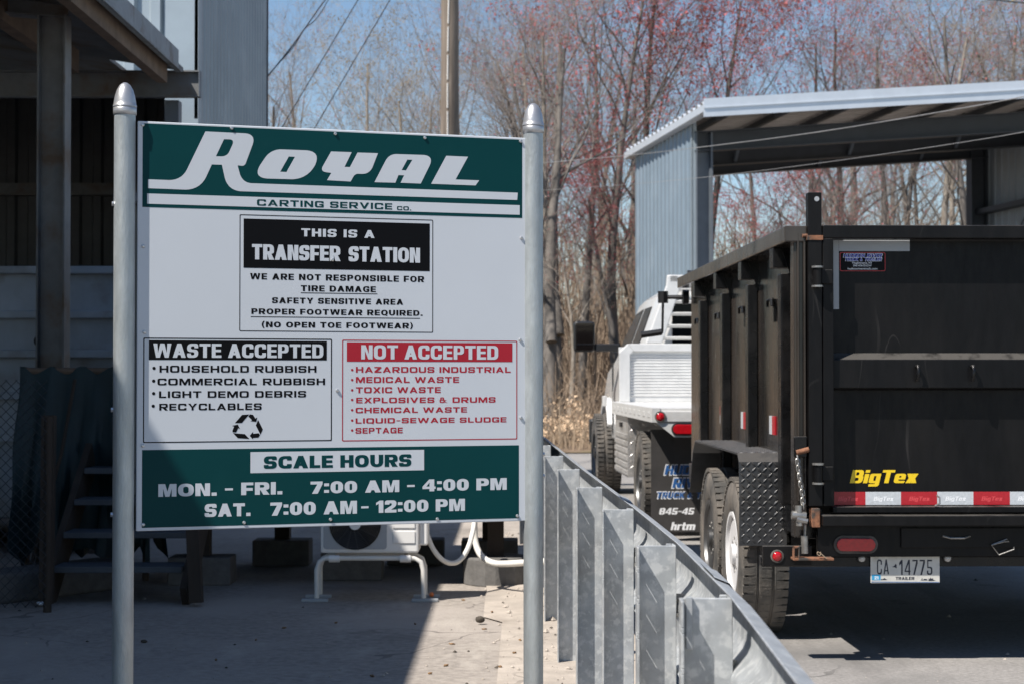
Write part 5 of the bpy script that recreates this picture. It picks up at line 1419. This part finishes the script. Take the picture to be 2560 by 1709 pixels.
# ------------------------------------------------------------------ bare spring woods
def grow(seed, H=11., r0=.155, fork=False, buds=0, budr=.06, fine=.9, upr=.38, lean=0., lo=.42):
    rg = random.Random(seed)
    tr, cr = MB(), MB()
    budpts = []
    def branch(p, d, L_, r, lev):
        nseg = (9, 6, 4, 3, 2)[lev]
        pts, rs, dirs = [p], [r], [d]
        q = V(p)
        for i in range(nseg):
            wob = (.075, .24, .30, .34, .38)[lev]
            d = (d + V((rg.uniform(-1, 1), rg.uniform(-1, 1), rg.uniform(-.6, .8))) * wob + V((0, 0, upr * (.04, .12, .12, .08, .05)[lev]))).normalized()
            q = q + d * (L_ / nseg)
            pts.append(q); dirs.append(d)
            rs.append(r * (1 - (i + 1) / nseg * (.86 if lev else .80)))
        rs[-1] = max(rs[-1], .0022)
        (tr if lev < 2 else cr).tube(pts, rs, (9, 6, 4, 3, 3)[lev], caps=lev < 2)
        if lev >= 3 and buds:
            for i in range(1, len(pts)):
                if rg.random() < buds: budpts.append(pts[i])
        if lev == 4: return
        n = (rg.randint(10, 13), rg.randint(6, 9), rg.randint(5, 7), rg.randint(3, 4))[lev]
        n = max(1, int(n * (fine if lev >= 2 else 1)))
        for k in range(n):
            t = (lo + (1 - lo) * ((k + rg.random()) / n)) if lev == 0 else (.22 + .78 * (k + rg.random()) / n)
            x = t * nseg; i = min(int(x), nseg - 1)
            P_ = pts[i].lerp(pts[i + 1], x - i)
            dd = dirs[i + 1]
            ax = dd.orthogonal().normalized()
            ax = Matrix.Rotation(rg.uniform(0, 2 * PI), 3, dd) @ ax
            ang = rg.uniform(.45, 1.0) if lev else rg.uniform(.40, .85)
            nd = (Matrix.Rotation(ang, 3, ax) @ dd).normalized()
            rr_ = (rs[i] + (rs[i + 1] - rs[i]) * (x - i)) * (rg.uniform(.26, .44) if lev == 0 else rg.uniform(.42, .66))
            Ln = L_ * ((.56 - .30 * t) if lev == 0 else rg.uniform(.36, .62)) * rg.uniform(.8, 1.2)
            branch(P_, nd, Ln, max(rr_, .0032), lev + 1)
    branch(V((0, 0, -.1)), V((lean, rg.uniform(-.03, .03), 1)).normalized(), H * .96, r0, 0)
    if fork: branch(V((0, 0, H * .22)), V((-lean - rg.choice((-.35, .35)), .1, 1)).normalized(), H * .72, r0 * .7, 0)
    for p in budpts:
        for _ in range(3):
            c = p + V((rg.gauss(0, .06), rg.gauss(0, .06), rg.gauss(0, .06)))
            s_ = budr * rg.uniform(.5, 1.2)
            v = [c + V((rg.uniform(-1, 1), rg.uniform(-1, 1), rg.uniform(-1, 1))).normalized() * s_ for _ in range(4)]
            cr.add(v, [(0, 1, 2), (0, 2, 3), (0, 3, 1), (1, 3, 2)], 1)
    return tr, cr
protos = []
for seed, kw, bm, tm, bud in ((11, dict(buds=.06, budr=.022), 'bark', 'twig', 'bud_olive'), (23, dict(buds=.1, lean=.06, budr=.025), 'bark_pale', 'twig_pale', 'bud_red'), (37, dict(fork=True, lean=-.10, r0=.25, upr=.15, lo=.3), 'bark', 'twig', 'bud_red'),
                              (41, dict(buds=.35, budr=.028), 'bark_pale', 'twig_pale', 'bud_olive'),
                              (53, dict(buds=1.0, budr=.038, upr=.4), 'bark', 'twig', 'bud_red'), (67, dict(buds=.5, budr=.034, fork=True), 'bark', 'twig', 'bud_red'), (71, dict(buds=.35, budr=.03, upr=.7), 'bark', 'twig', 'bud_red')):
    protos.append((grow(seed, **kw), bm, tm, bud))
made = {}
def tree(pi, x, Y, top, label, rot, sx=1.0, cat='tree', name='bare_tree', group=None):
    """tree whose crown tops out at photo row `top` when standing at column x, distance Y"""
    p = at(x, top, Y)
    s_ = p.z / 11.0
    t = thing(name, label, cat, (p.x, Y, .15), rot, group)
    t.scale = (s_ * sx, s_ * sx, s_)
    (tr, cr), bm, tm, bud = protos[pi]
    if pi not in made:
        made[pi] = (tr.build('trunk', M[bm], t, smooth=60), cr.build('crown', [M[tm], M[bud]], t))
    else:
        for src in made[pi]:
            c = src.copy(); COL.objects.link(c); c.parent = t
    return t
KINDS = ['grey forked tree with thin olive tips', 'pale slender tree with a few red buds', 'grey forked bare tree', 'pale tree hazed with olive buds', 'tall maple with red buds', 'spreading maple with red buds', 'upright tree with sparse red buds']
G = 'bare trees behind the lot'
front = [(700, 41, 225, 2), (790, 46, 150, 1), (930, 44, 120, 3), (1010, 40, 230, 3), (1205, 43, 95, 0), (1290, 41, 60, 1), (1395, 37, 30, 2), (1450, 40, 30, 0), (1545, 39, -40, 4), (1665, 41, -95, 4), (1775, 43, -30, 4),
         (1900, 47, 250, 6), (2010, 44, 70, 6), (2110, 45, 40, 6), (2230, 44, 90, 5), (2330, 42, 60, 1), (2420, 40, 10, 0), (2520, 43, 20, 3), (2660, 41, 0, 2), (2800, 44, 10, 4)]
where = {700: 'left of all by the grey hall', 790: 'crossed by the middle guy wire', 930: 'left of the utility pole', 1010: 'low and touching the utility pole', 1205: 'right of the utility pole', 1290: 'above the right sign post cap', 1395: 'standing clear left of the shed',
         1450: 'close against the shed eave', 1545: 'above the low end of the shed eave', 1665: 'above the shed roof corner', 1775: 'just right of the shed roof corner', 1900: 'low in the sky gap over the shed', 2010: 'right of the sky gap over the shed', 2110: 'over the middle of the shed roof',
         2230: 'over right half of shed roof', 2330: 'above the right shed roof', 2420: 'tall one over the right of the shed roof', 2520: 'at the right edge of the photo', 2660: 'beyond the right edge', 2800: 'beyond the right edge, red'}
rt = random.Random(3)
for x, Y, top, k_ in front:
    tree(k_, x, Y, top, KINDS[k_] + ' ' + where[x], rt.uniform(0, 6.28), rt.uniform(.85, 1.05), group=G)
back = [(640, 52, 330, 1), (850, 53, 300, 2), (1090, 52, 250, 1), (1160, 56, 220, 1), (1330, 54, 190, 0), (1490, 56, 160, 1), (1600, 52, 200, 2), (2070, 51, 240, 1), (2160, 56, 190, 2), (2390, 55, 160, 3), (2590, 55, 180, 1), (2720, 52, 160, 0)]
for x, Y, top, k_ in back:
    tree(k_, x, Y, top, KINDS[k_] + ' deep in the second row of the woods', rt.uniform(0, 6.28), rt.uniform(.8, 1.1), name='woodland_tree', group='second row of bare trees')
low = [(1555, 36, 470, 4, 'red-budded sapling close to the shed wall'), (1960, 37, 500, 4, 'red-budded sapling behind the trailer post'), (2120, 36, 540, 2, 'grey sapling seen through the shed'), (2290, 38, 480, 2, 'thin grey sapling seen through the right of the shed'), (1420, 33, 620, 1, 'pale sapling left of the truck mirror')]
for x, Y, top, k_, lb in low:
    tree(k_, x, Y, top, lb, rt.uniform(0, 6.28), 1.25, name='sapling', cat='sapling', group='saplings at the edge of the woods')
for x, Y, top, k_, lb in ((1378, 33.5, 60, 2, 'stout grey trunk standing right beside the right sign post'), (1408, 35, 60, 1, 'second stout trunk right of the sign post')):
    tree(k_, x, Y, top, lb, rt.uniform(0, 6.28), .9, group=G)
# the far wood as one mass
import numpy as np
def merged(name, items, mats):
    vs, fs, ms, off = [], [], [], 0
    cache = {}
    for pi, x, y, s_, rot, w in items:
        if pi not in cache:
            tr, cr = protos[pi][0]
            v = np.array(tr.v + cr.v)
            f = [tuple(q) for q in tr.f] + [tuple(i + len(tr.v) for i in q) for q in cr.f]
            m = [0] * len(tr.f) + [1 + q for q in cr.m]
            cache[pi] = (v, f, m)
        v, f, m = cache[pi]
        c_, n_ = math.cos(rot), math.sin(rot)
        q = np.stack([(v[:, 0] * c_ - v[:, 1] * n_) * s_ * w + x, (v[:, 0] * n_ + v[:, 1] * c_) * s_ * w + y, v[:, 2] * s_ + .15], 1)
        vs.append(q); fs += [tuple(i + off for i in k) for k in f]; ms += m; off += len(v)
    me = bpy.data.meshes.new(name)
    me.from_pydata(np.concatenate(vs).tolist(), [], fs)
    for m in mats: me.materials.append(m)
    me.polygons.foreach_set('material_index', ms)
    o = bpy.data.objects.new(name, me); COL.objects.link(o)
    return o
rf = random.Random(9)
items = []
for i in range(15):
    Y = rf.uniform(60, 96)
    x = rf.uniform(-.20, .37) * Y
    if .125 < x / Y < .165: continue
    items.append((rf.choice((0, 2, 2)), x, Y, rf.uniform(.85, 1.15) * (.78 if x / Y < -.02 else .95), rf.uniform(0, 6.28), rf.uniform(.8, 1.1)))
kind(merged('far_woods', items, [M['bark'], M['twig'], M['bud_red']]), 'stuff')
mb = MB()
for i in range(5200):
    Y = 30.2 + 24 * rf.random() ** 1.4
    x = rf.uniform(-.19, .36) * Y
    h_ = rf.uniform(.5, 1.6) * (1 + (Y - 30) * .06)
    p0_ = V((x, Y, .05)); a_ = V((rf.gauss(0, .22), rf.gauss(0, .22), 1)).normalized(); b_ = (a_ + V((rf.gauss(0, .3), rf.gauss(0, .3), 0))).normalized()
    r_ = rf.uniform(.004, .011)
    mb.tube([p0_, p0_ + a_ * h_ * .55, p0_ + a_ * h_ * .55 + b_ * h_ * .45], [r_, r_ * .8, r_ * .4], 3, caps=False)
    if rf.random() < .5:
        c_ = p0_ + a_ * h_ * .5
        mb.tube([c_, c_ + V((rf.gauss(0, .4), rf.gauss(0, .4), .5)) * h_ * .5], [r_ * .6, r_ * .3], 3, caps=False)
for i in range(3600):
    Y = 40 + 36 * rf.random()
    x = rf.uniform(-.19, .36) * Y
    h_ = rf.uniform(2.2, 5.5) * (.75 + Y / 130)
    p0_ = V((x, Y, .05)); a_ = V((rf.gauss(0, .07), rf.gauss(0, .07), 1)).normalized()
    r_ = rf.uniform(.012, .04)
    q0_ = p0_ + a_ * h_ * .5 + V((rf.gauss(0, .12), 0, 0))
    q1_ = p0_ + a_ * h_ + V((rf.gauss(0, .3), rf.gauss(0, .3), 0))
    mb.tube([p0_, q0_, q1_], [r_, r_ * .7, .005], 4, caps=False)
    for _ in range(rf.randint(3, 9)):
        t_ = rf.uniform(.2, .95)
        c_ = q0_.lerp(q1_, t_) if rf.random() < .6 else p0_.lerp(q0_, .4 + .6 * t_)
        d_ = V((rf.gauss(0, .6), rf.gauss(0, .6), rf.uniform(.2, 1))).normalized() * rf.uniform(.4, 1.3)
        mb.tube([c_, c_ + d_ * .6, c_ + d_ + V((0, 0, .15))], [r_ * .35, r_ * .25, .004], 3, caps=False)
kind(mb.build('undergrowth', M['brush']), 'stuff')
mb = MB()
for i in range(3800):
    Y = 28.9 + 2.6 * rf.random() ** 1.3
    x = rf.uniform(-6, 12)
    h_ = rf.uniform(.2, .55) * (1.0 if rf.random() < .8 else 1.5)
    p0_ = V((x, Y, .02)); t_ = V((rf.gauss(0, .16), rf.gauss(0, .16), 1)) * h_; w_ = rf.uniform(.006, .014)
    mb.add([p0_ - V((w_, 0, 0)), p0_ + V((w_, 0, 0)), p0_ + t_ * .6 + V((w_ * .8, 0, 0)), p0_ + t_ * .6 - V((w_ * .8, 0, 0)), p0_ + t_ + V((rf.gauss(0, .08), 0, 0))], [(0, 1, 2, 3), (3, 2, 4)])
    if rf.random() < .10 * (2.2 if .2 < x < 2.2 else .8):
        c_ = p0_ + t_
        for _ in range(26):
            e_ = c_ + V((rf.gauss(0, .05), rf.gauss(0, .05), rf.gauss(0, .06)))
            v = [e_ + V((rf.gauss(0, .018), rf.gauss(0, .018), rf.gauss(0, .022))) for _ in range(3)]
            mb.add(v, [(0, 1, 2)], 1)
kind(mb.build('dry_reeds', [M['reed'], M['seed_head']]), 'stuff')
